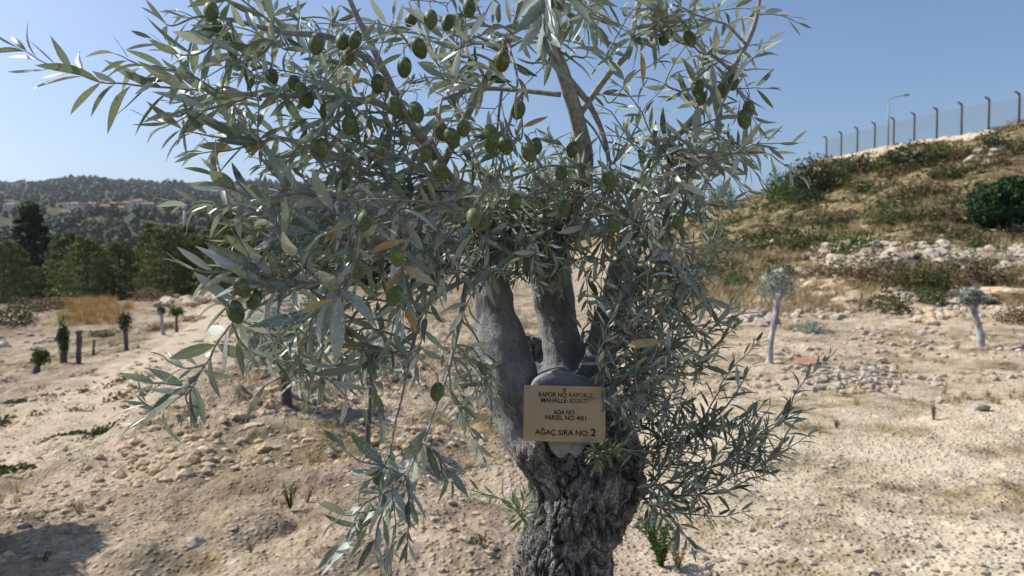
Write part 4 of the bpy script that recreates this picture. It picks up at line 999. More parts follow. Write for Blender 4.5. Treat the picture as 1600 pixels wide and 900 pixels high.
tw_ = co[:, 2] * 2.2; ct, st = np.cos(tw_), np.sin(tw_); cu_ = np.stack([co[:, 0]*ct - co[:, 1]*st, co[:, 0]*st + co[:, 1]*ct, co[:, 2]], 1)
wp = fbm(cu_[:, 0]*9, cu_[:, 1]*9, cu_[:, 2]*6, o=3, s=12)
ridge = 1 - np.abs(fbm(cu_[:, 0]*24 + wp, cu_[:, 1]*24 - wp, cu_[:, 2]*7 + wp, o=3, s=8)) * 1.6
fis = np.clip((ridge - .62) / .33, 0, 1) ** 1.5
pit = 0
for (a_, b_, r1, r2, dep_) in ((828,792,26,42,.030),(960,800,26,22,.014),(868,770,16,40,.012),(935,700,18,30,.010),(905,850,14,40,.010),(985,735,12,22,.008),(850,870,12,30,.008),(818,650,10,34,.012),(945,860,12,24,.008)):
    pit = pit + dep_ * np.exp(-((pcol - a_) / r1) ** 2 - ((prow - b_) / r2) ** 2) * (wx[:, 1] < 1.36)
big = fbm(co[:, 0]*9, co[:, 1]*9, co[:, 2]*6, o=2, s=14)
disp = -pit + rough * (-.009 * fis + .012 * big) + rough * (-.0042 * (1 - e1) - .0018 * (1 - e2) + .0045 * (h1 - .5) * e1 + .0018 * (h2 - .5) * e2 + .009 * low + .0016 * fine + .010 * ropes) + (1 - rough) * (.003 * low + .0009 * fine + .004 * ropes)
co = co + nr * disp[:, None]
me.vertices.foreach_set('co', co.ravel())
for nm, vv in (('rough', rough), ('crack', np.clip(e1 * (.5 + .5 * e2) * (1 - .8 * fis), 0, 1))):
    a = me.attributes.new(nm, 'FLOAT', 'POINT'); a.data.foreach_set('value', vv.astype(np.float32))
me.materials.clear(); me.materials.append(M['bark']); me.polygons.foreach_set('use_smooth', np.ones(len(me.polygons), bool)); me.update()

# sawn stub behind the plaque
def sawn(name, centre, rx, ry, normal, depth, seed, mat='sawn'):
    nz = Vector(normal).normalized(); q = (-nz).to_track_quat('Y', 'Z').to_matrix()
    Vv = []; seg = 40
    prof = [(1.12, depth), (1.06, depth * .5), (1.0, .006), (.96, 0.0), (.7, -.0005), (.4, .001), (.1, 0.0)]
    for (k_, y_) in prof:
        for j_ in range(seg):
            a = 2 * math.pi * j_ / seg; w_ = 1 + .07 * math.sin(2 * a + seed) + .05 * math.sin(3 * a + seed * 2) + .02 * math.sin(7 * a)
            Vv.append((math.cos(a) * rx * k_ * w_, y_, math.sin(a) * ry * k_ * w_))
    Vv.append((0, 0, 0)); Q = [(i_*seg+j_, i_*seg+(j_+1) % seg, (i_+1)*seg+(j_+1) % seg, (i_+1)*seg+j_) for i_ in range(len(prof)-1) for j_ in range(seg)]
    T = [((len(prof)-1)*seg+j_, (len(prof)-1)*seg+(j_+1) % seg, len(prof)*seg) for j_ in range(seg)]
    me = mesh_np(name, Vv, [np.array(Q), np.array(T)], M[mat], True)
    ob = link(name, me, tree, loc(centre)); ob.rotation_mode = 'QUATERNION'; ob.rotation_quaternion = q.to_quaternion(); return ob
ol_ = [(829,608),(838,593),(857,583),(876,579),(896,586),(916,596),(933,607),(936,640),(927,668),(917,690),(901,712),(889,706),(876,714),(862,702),(853,684),(841,660)]
P2 = spline([(a, b_) for a, b_ in ol_ + [ol_[0]]], 4)[:-1]; cc_ = P2.mean(0); Vv = []; ns = len(P2)
for (k_, dd_) in ((1.10, 1.40), (1.05, 1.30), (1.03, 1.272), (1.0, 1.264), (.97, 1.2625), (.8, 1.262), (.5, 1.2632), (.2, 1.262)):
    for q_ in P2:
        u_ = cc_ + (q_ - cc_) * k_; Vv.append(loc(at(u_[0], u_[1], dd_ + .010 * (650 - u_[1]) / 70)) - loc(at(880, 655, 1.262)))
Vv.append(np.zeros(3)); Q = [(i_*ns+j_, i_*ns+(j_+1) % ns, (i_+1)*ns+(j_+1) % ns, (i_+1)*ns+j_) for i_ in range(7) for j_ in range(ns)]
T = [(7*ns+j_, 7*ns+(j_+1) % ns, 8*ns) for j_ in range(ns)]
ob = link('sawn_stub', mesh_np('sawn_stub', Vv, [np.array(Q), np.array(T)], M['sawn'], True), tree, loc(at(880, 655, 1.262)))
ob['label'] = 'smooth grey sawn face behind the plaque'
ob = sawn('sawn_stub', at(757, 388, 1.39), .036, .036, (.1, -.25, 1), .05, 2.2)
ob = sawn('sawn_stub', at(856, 380, 1.46), .044, .044, (0, -.2, 1), .06, 4.2)

# ---- leaves
ROWS = 7
_t = np.linspace(0, 1, ROWS); _w = np.sin(math.pi * _t ** .85) ** .8; _w[0] = .10; _w[-1] = .02
def leaf_template(curl, fold, width, twist=0.0, side=0.0):
    """leaf along +X, top +Z, length 1"""
    Vv = []; L2 = []
    for t, w_ in zip(_t, _w):
        z = -curl * t * t
        for sgn in (-1, 0, 1):
            yy = sgn * w_ * width / 2; z2 = abs(sgn) * w_ * width * fold; an = twist * t
            Vv.append((t - .12 * abs(curl) * t * t, yy * math.cos(an) - z2 * math.sin(an) + side * t * t, z + yy * math.sin(an) + z2 * math.cos(an))); L2.append((t, sgn))
    Qq = [(i_*3+j_, (i_+1)*3+j_, (i_+1)*3+j_+1, i_*3+j_+1) for i_ in range(ROWS-1) for j_ in range(2)]
    return np.array(Vv), np.array(Qq), np.array(L2)
LT = [leaf_template(c_, f_, w_, t_, s_) for (c_, f_, w_), (t_, s_) in zip(((.1,.12,.21),(.22,.2,.18),(-.08,.1,.22),(.35,.25,.18),(.05,.3,.19),(.5,.2,.20),(.15,-.1,.21),(-.2,.15,.19)), ((0,.05),(.7,-.12),(-.5,.1),(1.0,.15),(-.9,-.08),(.3,0),(0,-.15),(-1.2,.12)))]
LTn = [leaf_template(c_, f_, w_) for c_, f_, w_ in ((.1,.15,.19),(.2,.25,.17),(-.1,.1,.21),(.3,.3,.18))]
class Bough:
    def __init__(s, label): s.tw = MB(); s.lf = MB(); s.ol = []; s.label = label; s.vpow = 1.25
    def leaf(s, p, d, up, L, young, narrow, lime, rnd, vval=None):
        X_ = d / (np.linalg.norm(d) + 1e-9); Zx = up - X_ * np.dot(up, X_); Zx /= np.linalg.norm(Zx) + 1e-9; Yx = np.cross(Zx, X_)
        Vt, Qt, L2 = (LTn if narrow else LT)[rnd.integers(4 if narrow else 8)]
        W_ = .85 + .4 * rnd.random()
        P = p + L * (Vt[:, :1] * X_ + Vt[:, 1:2] * W_ * Yx + Vt[:, 2:] * Zx)
        cw = P.mean(0) + np.array(tree_base); cx = 800 + F * cw[0] / cw[1]; cy = 420 - F * (cw[2] - CAM_Z) / cw[1]
        if cw[1] < 1.262 and 806 < cx < 952 and 596 < cy < 690: return          # nothing hangs over the plaque
        if np.linalg.norm(P[0] - P[-2]) < .002: return
        n_ = len(P); ro = rnd.random() * 60
        v_ = rnd.random() ** s.vpow * .96 if vval is None else vval
        if vval is None and rnd.random() < .012 and not young: v_ = .965 + .035 * rnd.random()
        lm = lime * (rnd.random() ** 1.3)
        s.lf.add(P, Qt, v=np.full(n_, v_), young=np.full(n_, float(young)), lime=np.full(n_, lm),
                 luv=np.stack([L2[:, 0] * 1.0 + ro, L2[:, 1] * .1 + ro, np.zeros(n_)], 1), lside=np.stack([L2[:, 1], L2[:, 0], np.zeros(n_)], 1))
    def shoot(s, pts, r0=.0022, leafL=.058, start=.12, gap=.02, young=False, narrow=False, lime=.8, seed=0, spread=50, dens=1.0, tipL=.55):
        rnd = np.random.default_rng(seed + 1000)
        P = spline([np.array(p) for p in pts], 8)
        seglen = np.linalg.norm(np.diff(P, axis=0), axis=1); cum = np.concatenate([[0], np.cumsum(seglen)]); L = cum[-1]
        P = P + .15 * gap * np.stack([fbm(cum * 40, np.full(len(cum), seed + k * 7.7), o=2) for k in range(3)], 1) * (cum / L)[:, None]
        s.tw.tube(P, np.linspace(r0, .0007, len(P)), 5 if r0 < .004 else 8, True)
        t = start * L; k = 0; phase = rnd.random() * 3.14
        while t < L:
            f_ = t / L; p = np.array([np.interp(t, cum, P[:, c_]) for c_ in range(3)])
            q = np.array([np.interp(min(t + .004, L), cum, P[:, c_]) for c_ in range(3)]) - np.array([np.interp(max(t - .004, 0), cum, P[:, c_]) for c_ in range(3)])
            ax = q / (np.linalg.norm(q) + 1e-9); a1 = np.cross(ax, (0.1, 0.2, 1.)); a1 /= np.linalg.norm(a1) + 1e-9; a2 = np.cross(ax, a1)
            size = leafL * (.75 + .5 * rnd.random()) * np.interp(f_, [0, .25, .75, 1], [.8, 1.08, .95, tipL])
            for sd in (0, math.pi):
                if rnd.random() > dens * .93: continue
                an = phase + k * math.pi / 2 + sd + rnd.normal() * .25
                out = math.cos(an) * a1 + math.sin(an) * a2
                sp_ = R(spread * (.65 + .6 * rnd.random())) * np.interp(f_, [0, .8, 1], [1.1, .9, .45])
                d = ax * math.cos(sp_) + out * math.sin(sp_) + np.array([0, 0, -.12 + .2 * rnd.normal() * .5])
                up = ax * math.sin(sp_) - out * math.cos(sp_) ; up = -out * .2 + ax * .7 + np.array([0, 0, .75]) + rnd.normal(size=3) * .35
                s.leaf(p + out * r0, d, up, size, young, narrow, lime, rnd)
            t += gap * (.75 + .5 * rnd.random()); k += 1
        s.leaf(P[-1], P[-1] - P[-2] + rnd.normal(size=3) * .0005, np.array([0, 0, 1.]) + rnd.normal(size=3) * .3, leafL * tipL, young, narrow, lime, rnd)
        return P

SK = []     # skeleton nodes every fill shoot can spring from: (point, bough)
B = {}
for k_, lb in (('ul', 'upper left bough reaching far out against the sky'), ('ll', 'lower left bough with large hanging leaves'), ('hl', 'long leafy sprays hanging down left of the trunk'),
               ('top', 'central upper bough around the upright grey branch'), ('ur', 'upper right bough against the sky'), ('mr', 'dense right bough beside the right limb'),
               ('lr', 'leafy shoots springing from the right side of the trunk'), ('cs', 'bright young shoots growing from the sawn limb tops'), ('ts', 'young shoot cluster sprouting low on the left of the trunk'), ('tp', 'tiny bright shoots under the lower right corner of the plaque')):
    B[k_] = Bough(lb)
B['ul'].vpow = 1.5; B['top'].vpow = 1.4; B['ur'].vpow = 1.3; B['lr'].vpow = 1.5; B['ll'].vpow = .95; B['hl'].vpow = 1.0; B['mr'].vpow = .95
def wl(*p): return loc(at(*p))
def branch(bk, pts, r0, r1):
    """leafless woody branch"""
    P = spline([wl(*p) for p in pts], 8); B[bk].tw.tube(P, np.linspace(r0, r1, len(P)), 9)
    for q in P[::2]: SK.append((q, bk))
    return P
# woody skeleton, picture column, row, metres ahead
branch('top', [(862,400,1.45),(890,340,1.38),(915,262,1.27),(903,190,1.22),(880,115,1.19),(862,60,1.16),(850,-40,1.12)], .016, .009)
branch('top', [(884,118,1.19),(923,167,1.22),(947,227,1.22),(955,290,1.2)], .006, .003)
branch('top', [(876,148,1.2),(800,140,1.22),(745,140,1.24),(690,155,1.22)], .0045, .003)
branch('ur', [(906,178,1.22),(950,117,1.2),(983,80,1.19),(992,30,1.18),(1010,-30,1.16)], .006, .0035)
branch('ur', [(960,470,1.41),(985,330,1.36),(1020,250,1.3),(1080,190,1.25),(1130,130,1.2),(1175,50,1.18),(1190,-20,1.17)], .010, .003)
branch('ur', [(1020,250,1.3),(1090,245,1.22),(1150,240,1.2),(1195,238,1.18)], .005, .002)
branch('ul', [(760,400,1.38),(740,330,1.3),(690,260,1.22),(640,190,1.16),(600,110,1.12),(560,30,1.1),(530,-40,1.08)], .010, .003)
branch('ul', [(640,190,1.16),(567,157,1.12),(487,217,1.08),(430,215,1.05)], .006, .003)
branch('ul', [(600,110,1.12),(520,60,1.08),(440,50,1.05),(360,30,1.03)], .006, .003)
branch('ul', [(567,157,1.12),(480,150,1.08),(400,148,1.05),(340,143,1.04)], .005, .003)
branch('ul', [(690,260,1.22),(760,120,1.16),(800,50,1.12),(820,-30,1.08)], .007, .004)
branch('ll', [(755,400,1.38),(700,380,1.25),(640,370,1.14),(570,400,1.05),(500,440,1.0),(440,440,.98)], .010, .003)
branch('ll', [(640,370,1.14),(570,320,1.06),(480,300,1.02),(420,310,1.0)], .006, .003)
branch('ll', [(570,400,1.05),(520,480,1.04),(470,540,1.05),(440,590,1.06)], .005, .002)
branch('hl', [(768,450,1.36),(735,430,1.28),(719,500,1.2),(701,580,1.16)], .006, .003)
branch('hl', [(735,430,1.28),(665,480,1.17),(640,560,1.12)], .005, .003)
branch('mr', [(946,525,1.40),(990,450,1.33),(1030,380,1.28),(1070,320,1.25)], .009, .004)
branch('mr', [(935,560,1.38),(985,530,1.32),(1040,490,1.27),(1080,440,1.24)], .008, .003)
branch('mr', [(925,600,1.36),(970,590,1.3),(1020,570,1.25)], .007, .003)
branch('cs', [(856,388,1.45),(850,350,1.42),(840,320,1.4)], .006, .003)
branch('cs', [(757,396,1.38),(770,350,1.36),(780,310,1.34)], .005, .003)

sd = [0]
def sh(bk, pts, **kw):
    sd[0] += 1; kw.setdefault('seed', sd[0])
    P = B[bk].shoot([wl(*p) for p in pts], **kw)
    if bk == 'lr':
        for q in P[::5]: SK.append((q, 'lr'))
    return P
# traced shoots
sh('ul', [(400,148,1.05),(340,143,1.04),(260,137,1.03),(160,127,1.02),(80,100,1.01),(36,80,1.0)], leafL=.07, gap=.019, spread=46)
sh('ul', [(340,143,1.04),(285,110,1.02),(230,105,1.0),(180,82,.99)], leafL=.062, gap=.02, start=.3)
sh('ul', [(430,215,1.05),(400,220,1.04),(317,210,1.03),(240,188,1.02)], leafL=.06, gap=.021)
sh('ul', [(430,215,1.05),(390,228,1.04),(345,235,1.02),(310,238,1.0)], leafL=.06, gap=.02)
sh('ul', [(360,30,1.03),(310,25,1.02),(270,40,1.0),(250,30,1.0)], leafL=.06)
sh('ul', [(360,30,1.03),(330,70,1.0),(290,85,.98),(240,60,.97)], leafL=.06)
sh('ul', [(400,148,1.05),(350,165,1.02),(300,175,1.0),(255,200,.98)], leafL=.06)
sh('ul', [(440,50,1.05),(380,0,1.04),(330,-30,1.03)], leafL=.06)
sh('ul', [(440,50,1.05),(400,90,1.04),(360,100,1.0),(320,120,.98)], leafL=.06)
sh('ll', [(420,310,1.0),(385,305,.98),(350,290,.97),(335,275,.96)], leafL=.066, gap=.018)
sh('ll', [(440,440,.98),(400,425,.95),(340,425,.94),(300,418,.93)], leafL=.066, gap=.02)
sh('ll', [(500,440,1.0),(450,450,.96),(400,460,.94),(350,470,.93)], leafL=.07, gap=.022)
sh('ll', [(500,440,1.0),(460,400,.95),(430,360,.93),(410,320,.92)], leafL=.075, gap=.02, lime=1)
sh('ll', [(520,440,1.0),(530,460,.95),(500,480,.92),(460,510,.91)], leafL=.078, gap=.022, lime=1)
sh('hl', [(440,440,.98),(362,505,1.02),(320,570,1.05),(300,605,1.06),(250,645,1.08),(205,668,1.09)], leafL=.06, gap=.028, start=.35, spread=60)
sh('hl', [(640,560,1.12),(639,571,1.12),(617,664,1.1),(610,709,1.09),(617,767,1.08),(617,847,1.07),(608,885,1.07)], leafL=.058, gap=.03, start=.45, spread=35)
sh('hl', [(701,580,1.16),(681,638,1.14),(661,691,1.12),(634,744,1.1),(599,793,1.08),(563,829,1.07),(525,860,1.06)], leafL=.064, gap=.021, start=.3, spread=38)
sh('hl', [(661,691,1.12),(690,720,1.1),(710,755,1.09)], leafL=.06, gap=.025, spread=30)
sh('hl', [(634,744,1.1),(600,730,1.08),(560,720,1.07),(530,690,1.06)], leafL=.055, gap=.03, spread=40, dens=.8)
sh('hl', [(440,590,1.06),(450,560,1.05),(470,575,1.04),(520,600,1.04),(560,640,1.03)], leafL=.058, gap=.028)
sh('ll', [(440,590,1.06),(420,600,1.05),(405,615,1.05)], leafL=.055, gap=.02)
sh('hl', [(640,560,1.12),(560,540,1.08),(500,600,1.06)], leafL=.056, gap=.02)
for pts in ([(634,744,1.1),(640,790,1.08),(640,830,1.07),(635,860,1.06)], [(599,793,1.08),(570,800,1.06),(540,805,1.05),(520,800,1.05)], [(599,793,1.08),(590,830,1.06),(585,860,1.05)],
            [(610,709,1.09),(590,740,1.06),(560,760,1.05)], [(617,847,1.07),(600,880,1.06),(605,900,1.05)], [(617,767,1.08),(590,775,1.06),(565,790,1.05),(545,830,1.05)],
            [(300,605,1.06),(290,620,1.04),(298,650,1.03)], [(320,570,1.05),(290,575,1.03),(255,560,1.02)], [(300,605,1.06),(260,600,1.04),(225,595,1.03)], [(250,645,1.08),(225,630,1.06),(212,615,1.05)],
            [(362,505,1.02),(380,540,1.02),(420,560,1.02),(470,565,1.02)]):
    sh('hl', pts, leafL=.044, gap=.02, spread=42, start=.2)
for pts in ([(1005,775,1.3),(1050,750,1.25),(1128,725,1.22),(1160,710,1.2),(1190,682,1.2),(1225,655,1.2),(1239,620,1.2),(1257,595,1.2),(1305,546,1.2)],
            [(1005,780,1.3),(1045,775,1.26),(1097,771,1.24),(1145,744,1.22),(1190,727,1.2),(1230,704,1.2),(1266,680,1.19)],
            [(1005,785,1.3),(1040,795,1.26),(1066,802,1.24),(1119,806,1.22),(1165,800,1.2)],
            [(1010,770,1.3),(1039,735,1.27),(1083,682,1.25),(1110,638,1.24),(1128,602,1.23),(1154,567,1.22),(1188,533,1.22)],
            [(1000,700,1.34),(1061,691,1.28),(1114,669,1.25),(1163,651,1.23),(1186,629,1.22)],
            [(1128,725,1.22),(1170,695,1.2),(1200,670,1.2),(1261,642,1.2)],
            [(1005,775,1.3),(1025,800,1.24),(1055,815,1.2),(1080,850,1.18),(1090,862,1.18)],
            [(1010,765,1.3),(1040,720,1.26),(1060,670,1.24),(1065,620,1.23)],
            [(1045,775,1.26),(1085,740,1.22),(1130,700,1.2),(1150,660,1.2)],
            [(1097,771,1.24),(1130,770,1.2),(1170,750,1.18),(1215,738,1.17)],
            [(1083,682,1.25),(1130,640,1.22),(1160,600,1.2),(1175,575,1.2)],
            [(1040,790,1.26),(1070,770,1.24),(1100,745,1.24),(1120,720,1.23)],
            [(1190,727,1.2),(1215,705,1.19),(1235,670,1.18),(1245,655,1.18)]):
    sh('lr', pts, leafL=.036, gap=.018, spread=48, young=.35, narrow=True, lime=.25, r0=.0022, start=.15)
sh('ts', [(820,815,1.27),(800,790,1.22),(770,775,1.2),(735,765,1.19)], leafL=.032, gap=.012, young=1, narrow=True, lime=.1, spread=60)
sh('ts', [(820,815,1.27),(815,795,1.22),(825,770,1.2)], leafL=.028, gap=.008, young=1, narrow=True, lime=.3, spread=60)
for pts in ([(930,705,1.265),(930,700,1.22),(915,690,1.2)], [(930,705,1.265),(955,705,1.21),(975,690,1.19)], [(930,705,1.265),(965,700,1.22),(985,680,1.2)], [(930,705,1.265),(935,720,1.21),(925,735,1.2)]):
    sh('tp', pts, leafL=.024, gap=.007, young=1, narrow=True, lime=.3, spread=62)
# top hanging leaves close to the lens, and named odd leaves
sh('top', [(850,-60,.98),(850,-20,.86),(848,30,.82),(852,60,.8)], leafL=.062, gap=.02, lime=1, spread=28)
sh('top', [(850,-60,.98),(885,-30,.9),(915,10,.88),(950,30,.87)], leafL=.06, gap=.02, lime=1, spread=28)
rn = np.random.default_rng(3)
for (bk, a, b_, L_, vv) in (('ur', (1002,82,1.15), (1014,130,1.15), .05, .985), ('ul', (480,266,1.0), (512,270,1.0), .036, .97), ('ll', (505,380,.95), (530,355,.95), .036, .972),
                            ('ll', (580,395,.95), (612,375,.95), .05, .985), ('ll', (470,490,.9), (508,462,.9), .042, .99), ('ll', (553,388,.95), (585,400,.95), .03, .97),
                            ('ul', (815,200,1.1), (860,180,1.1), .045, .972), ('ur', (1180,80,1.15), (1238,68,1.15), .055, .968), ('ul', (630,12,1.0), (660,25,1.0), .05, .96),
                            ('ul', (550,135,1.0), (560,115,1.0), .03, .975), ('top', (742,390,1.3), (738,360,1.3), .035, .999), ('ul', (680,198,1.0), (700,180,1.0), .03, .97), ('mr', (980,540,1.15), (1040,533,1.15), .06, .999)):
    p, q = wl(*a), wl(*b_); B[bk].leaf(p, q - p, np.array([.2, -.8, .5]), L_, 0, False, .2, rn, vv)

# fill shoots, each springing from the nearest branch
SKP = np.array([p for p, _ in SK])
def fill(bk, n, c, rad, dr, ang, Lr, leafL, seed, young=0, narrow=False, lime=.8, gap=.02, angj=45, tow=-.2, **kw):
    rnd = np.random.default_rng(seed); own = np.array([b_ == bk for _, b_ in SK]); pool = SKP[own]
    for k in range(n):
        while True:
            u_, v_ = rnd.uniform(-1, 1, 2)
            if u_ * u_ + v_ * v_ < 1: break
        d = rnd.uniform(*dr); p = wl(c[0] + u_ * rad[0], c[1] + v_ * rad[1], d)
        a = R(ang + rnd.normal() * angj); L = rnd.uniform(*Lr)
        dirv = np.array([math.cos(a), tow + rnd.normal() * .35, math.sin(a)]); dirv /= np.linalg.norm(dirv)
        s0 = p - dirv * L * .35; e_ = p + dirv * L * .65
        near = pool[np.argmin(np.linalg.norm(pool - s0, axis=1))]
        dn = np.linalg.norm(near - s0)
        sag = np.array([0, 0, -.12 * L * (0 if young else 1)])
        pts = ([near, (near * .5 + s0 * .5) + np.array([0, 0, .1 * dn])] if dn > .02 else [near]) + [s0, (s0 + e_) / 2 - sag * .4, e_ + sag]
        tot = dn + L
        B[bk].shoot(pts, r0=.0016 + .004 * min(tot, .35), leafL=leafL * .9, start=max(.08, .8 * dn / tot - .1), gap=gap, young=young, narrow=narrow, lime=lime, seed=seed * 100 + k, **kw)
fill('lr', 16, (1050,690), (60,50), (1.2,1.3), 30, (.05,.09), .034, 41, young=.4, narrow=True, lime=.3, gap=.015)
fill('lr', 16, (1130,690), (80,60), (1.18,1.26), 30, (.04,.08), .032, 42, young=.5, narrow=True, lime=.3, gap=.015)
fill('lr', 7, (1060,780), (50,25), (1.2,1.28), 330, (.04,.08), .034, 43, young=.3, narrow=True, lime=.3, gap=.016)
fill('ul', 8, (400,100), (110,90), (.98,1.15), 150, (.09,.18), .055, 1)
fill('ul', 8, (540,70), (120,90), (1.0,1.25), 110, (.09,.18), .052, 2)
fill('ul', 9, (460,215), (130,60), (1.0,1.25), 170, (.09,.18), .055, 3)
fill('ul', 8, (620,180), (110,100), (1.02,1.3), 100, (.09,.17), .050, 4)
fill('ul', 7, (580,275), (130,50), (1.05,1.3), 180, (.09,.17), .052, 5)
fill('ul', 8, (720,70), (70,80), (1.05,1.25), 90, (.08,.15), .048, 6)
fill('ll', 8, (450,380), (100,70), (.92,1.1), 150, (.09,.17), .062, 7)
fill('ll', 8, (560,400), (110,90), (.98,1.2), 210, (.09,.17), .058, 8)
fill('ll', 5, (470,520), (80,50), (1.0,1.2), 250, (.08,.15), .055, 9)
fill('ll', 12, (650,330), (70,70), (1.05,1.3), 160, (.09,.16), .052, 10)
fill('hl', 11, (680,440), (70,80), (1.1,1.3), 240, (.09,.17), .05, 11)
fill('hl', 6, (580,520), (80,50), (1.05,1.2), 260, (.08,.16), .052, 12)
fill('hl', 7, (735,610), (30,60), (1.2,1.32), 270, (.06,.11), .04, 13)
fill('top', 9, (850,20), (80,50), (1.0,1.2), 90, (.06,.13), .05, 14)
fill('top', 8, (740,230), (90,50), (1.15,1.35), 120, (.07,.13), .046, 15)
fill('ur', 7, (1010,30), (60,50), (1.1,1.25), 100, (.07,.14), .05, 16)
fill('ur', 9, (1130,90), (80,90), (1.1,1.3), 60, (.08,.15), .050, 17)
fill('ur', 12, (1110,215), (90,60), (1.1,1.35), 20, (.08,.16), .048, 18)
fill('ur', 6, (975,180), (50,60), (1.15,1.3), 100, (.07,.13), .048, 19, dens=.8)
fill('mr', 21, (1040,320), (100,70), (1.12,1.4), 60, (.08,.16), .046, 20, lime=.6)
fill('mr', 19, (1000,420), (90,80), (1.12,1.38), 90, (.08,.16), .046, 21, lime=.7)
fill('mr', 26, (1000,520), (90,70), (1.15,1.38), 60, (.08,.15), .042, 22, lime=.5, narrow=True)
fill('mr', 26, (990,610), (70,50), (1.2,1.36), 50, (.06,.12), .034, 23, lime=.35, narrow=True, gap=.014)
fill('mr', 14, (1080,480), (60,110), (1.2,1.35), 60, (.08,.15), .036, 24, lime=.3, narrow=True, young=.5)
fill('top', 16, (900,290), (80,40), (1.2,1.4), 80, (.07,.14), .046, 25)
fill('top', 12, (930,370), (60,50), (1.2,1.42), 260, (.07,.13), .044, 26)
fill('cs', 46, (810,335), (100,50), (1.27,1.44), 88, (.06,.12), .038, 27, young=.8, narrow=True, lime=.4, gap=.014, angj=32)
fill('cs', 16, (775,405), (50,35), (1.2,1.33), 240, (.06,.1), .04, 51, lime=.6, gap=.016)
fill('cs', 12, (860,400), (50,30), (1.25,1.4), 270, (.05,.09), .038, 52, lime=.6, gap=.016)
fill('cs', 10, (800,400), (60,40), (1.3,1.45), 200, (.06,.11), .036, 28, young=.6, narrow=True, lime=.4, gap=.015)

# olives
fruit_pos = [(810,172),(768,209),(790,227),(725,200),(690,205),(665,240),(617,165),(655,75),(632,105),(535,65),(555,62),(495,68),(340,45),(322,50),(785,95),(700,35),(673,30),(733,12),(688,265),(535,283),(951,280),(895,233),(838,228),(826,238),(877,270),(1040,57),(1145,128),(1170,170),(1163,186),(1060,345),(620,400),(617,462),(368,487),(397,468),(378,450),(683,612),(590,745),(590,130),(470,140),(545,195),(740,340),(752,345),(570,345),(882,325),(478,152),(1090,138),(510,172),(460,130),(1095,152),(805,315),(1052,430),(1078,60),(706,215),(768,225),(330,18),(643,30),(560,420),(1130,140),(500,232),(545,88),(960,350),(1010,440),(650,175),(425,120)]
Vf, Tf = ICO[3]
fv = Vf * np.array([.0098, .0098, .0138]); fv[:, 2] += np.where(fv[:, 2] < -.012, -.0008, 0)
fme = mesh_np('olive', fv, Tf, M['fruit'], True)
def bough_at(px, py):
    if px > 960 and py < 300: return 'ur'
    if px > 930: return 'mr'
    if px > 790: return 'top' if py < 300 else 'cs'
    if py < 310: return 'ul'
    return 'hl' if (py > 560) else 'll'
for k, (a, b_) in enumerate(fruit_pos):
    rnd = np.random.default_rng(4000 + k); bk = bough_at(a, b_)
    d = {'ul': 1.02, 'll': .93, 'hl': 1.1, 'top': 1.12, 'cs': 1.15, 'ur': 1.13, 'mr': 1.13}[bk] + rnd.uniform(-.03, .03)
    c_ = wl(a, b_, d)
    B[bk].ol.append((c_, rnd.uniform(.85, 1.12), rnd.uniform(-.5, .5, 2)))
    tmp = np.concatenate(B[bk].tw.V); tmp = tmp[tmp[:, 2] > c_[2] + .02]
    near = tmp[np.argmin(np.linalg.norm(tmp - c_ - (0, 0, .03), axis=1))] if len(tmp) else c_ + (0, 0, .03)
    top_ = c_ + np.array([0, 0, .0145])
    B[bk].tw.tube(spline([top_, top_ + (0, 0, .012), near], 4), [.0008] * 9, 4)
for k_, bo in B.items():
    o = bo.tw.build('bough', M['twig'], tree); o['label'] = bo.label
    bo.lf.build('foliage', M['leaf'], o, True)
    for c_, s_, (rx, ry) in bo.ol:
        q = link('olive', fme, o, c_); q.scale = (s_,) * 3; q.rotation_euler = (rx, ry, 0)

# ---------------------------------------------------------------- plaque
pc = at(882, 646.5, 1.235); e = empty('plaque', pc)
e.rotation_euler = (R(-4), R(0.8), R(-3))
PW, PH = .1365, .0925
bm = bmesh.new(); bmesh.ops.create_cube(bm, size=1); bmesh.ops.scale(bm, vec=(PW, .0016, PH), verts=bm.verts)
bmesh.ops.subdivide_edges(bm, edges=[ed_ for ed_ in bm.edges if abs(ed_.verts[0].co.x - ed_.verts[1].co.x) > .1 or abs(ed_.verts[0].co.z - ed_.verts[1].co.z) > .05], cuts=8, use_grid_fill=True)
for v in bm.verts: v.co.y += -.0012 * math.cos(v.co.x / PW * 3) + .0006 * math.sin(v.co.z / PH * 4 + v.co.x * 20)
me = bpy.data.meshes.new('plate'); bm.to_mesh(me); bm.free(); me.materials.append(M['plate']); link('plate', me, e)
def text(body, x, z, size, bold, align='CENTER', width=None, name='lettering', mat='ink'):
    cu = bpy.data.curves.new('t', 'FONT'); cu.body = body; cu.size = size; cu.align_x = align; cu.align_y = 'CENTER'; cu.offset = bold; cu.extrude = .00012
    cu.resolution_u = 4
    t_ = bpy.data.objects.new('t', cu); C.objects.link(t_)
    me = bpy.data.meshes.new_from_object(t_.evaluated_get(bpy.context.evaluated_depsgraph_get())); bpy.data.objects.remove(t_)
    n = len(me.vertices); co = np.empty(n*3); me.vertices.foreach_get('co', co); co = co.reshape(-1, 3)
    if width: 
        s_ = width / (co[:, 0].max() - co[:, 0].min()); co[:, 0] *= s_
    X_, Y_, Z_ = co[:, 0] + x, co[:, 1] + z, co[:, 2]
    Yd = -.0015 - .0012 * np.cos(X_ / PW * 3) + .0006 * np.sin(Y_ / PH * 4 + X_ * 20) - Z_
    me.vertices.foreach_set('co', np.stack([X_, Yd, Y_], 1).ravel()); me.materials.clear(); me.materials.append(M[mat]); me.update()
    return link(name, me, e)
u = PW / 128.0         # one picture pixel on the plate
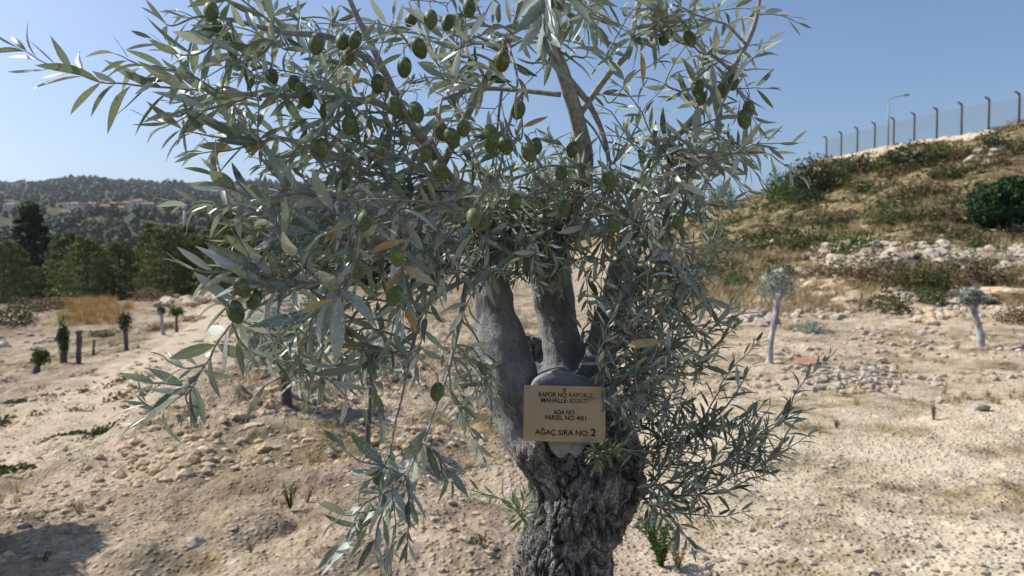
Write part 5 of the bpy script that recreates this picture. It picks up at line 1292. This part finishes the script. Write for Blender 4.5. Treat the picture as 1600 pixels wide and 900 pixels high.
def tx(body, x0, x1, y_, hpx, bold): return text(body, ((x0 + x1) / 2 - 882) * u, (646.5 - y_) * u, hpx * u * 1.38, bold, width=(x1 - x0) * u)
tx('RAPOR NO:', 841, 886, 617.5, 7.2, .00018); tx('RAPOR-2', 888.5, 924, 617.5, 7.0, .00002)
tx('MAHALLE:', 845, 887, 626.3, 7.2, .00018); tx('BOZKÖY', 889.5, 920, 626.3, 7.0, .00002)
tx('ADA NO:', 865, 899, 644.3, 7.0, .00018)
tx('PARSEL NO:', 851.5, 898.5, 653, 7.2, .00018); tx('481', 901.5, 917, 653, 7.4, .00004)
tx('AĞAÇ SIRA NO:', 836.5, 920.5, 676, 8.4, .0002); tx('2', 923, 931.5, 675, 11.5, .0003)
m = MB(); cx_, cz_ = -.0008, (646.5 - 609.5) * u                         # small round emblem above the first line
for rr_ in (.0032, .0019):
    m.tube([(cx_ + rr_*math.cos(a), -.0024, cz_ + rr_*math.sin(a)) for a in np.linspace(0, 2*math.pi, 25)], .00028, 5, False)
m.box((cx_, -.0024, cz_), (.0026, .0004, .0006)); m.box((cx_, -.0024, cz_), (.0006, .0006, .0026))
m.build('emblem', M['emblem'], e)
for x_, z_ in ((-.062, .040), (.062, .040)):
    m = MB(); m.tube([(x_, .004, z_), (x_, -.0018, z_), (x_, -.0024, z_)], [.0011, .0011, .0006], 10); m.build('screw', M['plate'], e)
tag(e, 'small bronze-coloured plaque with black lettering fixed on the sawn stub of the olive', 'plaque')

# ---------------------------------------------------------------- air
hb = MB(); hb.box((0, 1000, 110), (4600, 3000, 290)); hm_ = bpy.data.materials.new('haze_air'); hm_.use_nodes = True
t_ = hm_.node_tree; t_.nodes.remove(t_.nodes['Principled BSDF']); pv = t_.nodes.new('ShaderNodeVolumePrincipled')
pv.inputs['Color'].default_value = (.80, .87, 1, 1); pv.inputs['Density'].default_value = .00009; pv.inputs['Anisotropy'].default_value = .3
t_.links.new(pv.outputs[0], t_.nodes['Material Output'].inputs['Volume'])
tag(hb.build('haze', hm_, smooth=False), kind='stuff', label='thin pale haze softening the far hills', cat='haze')
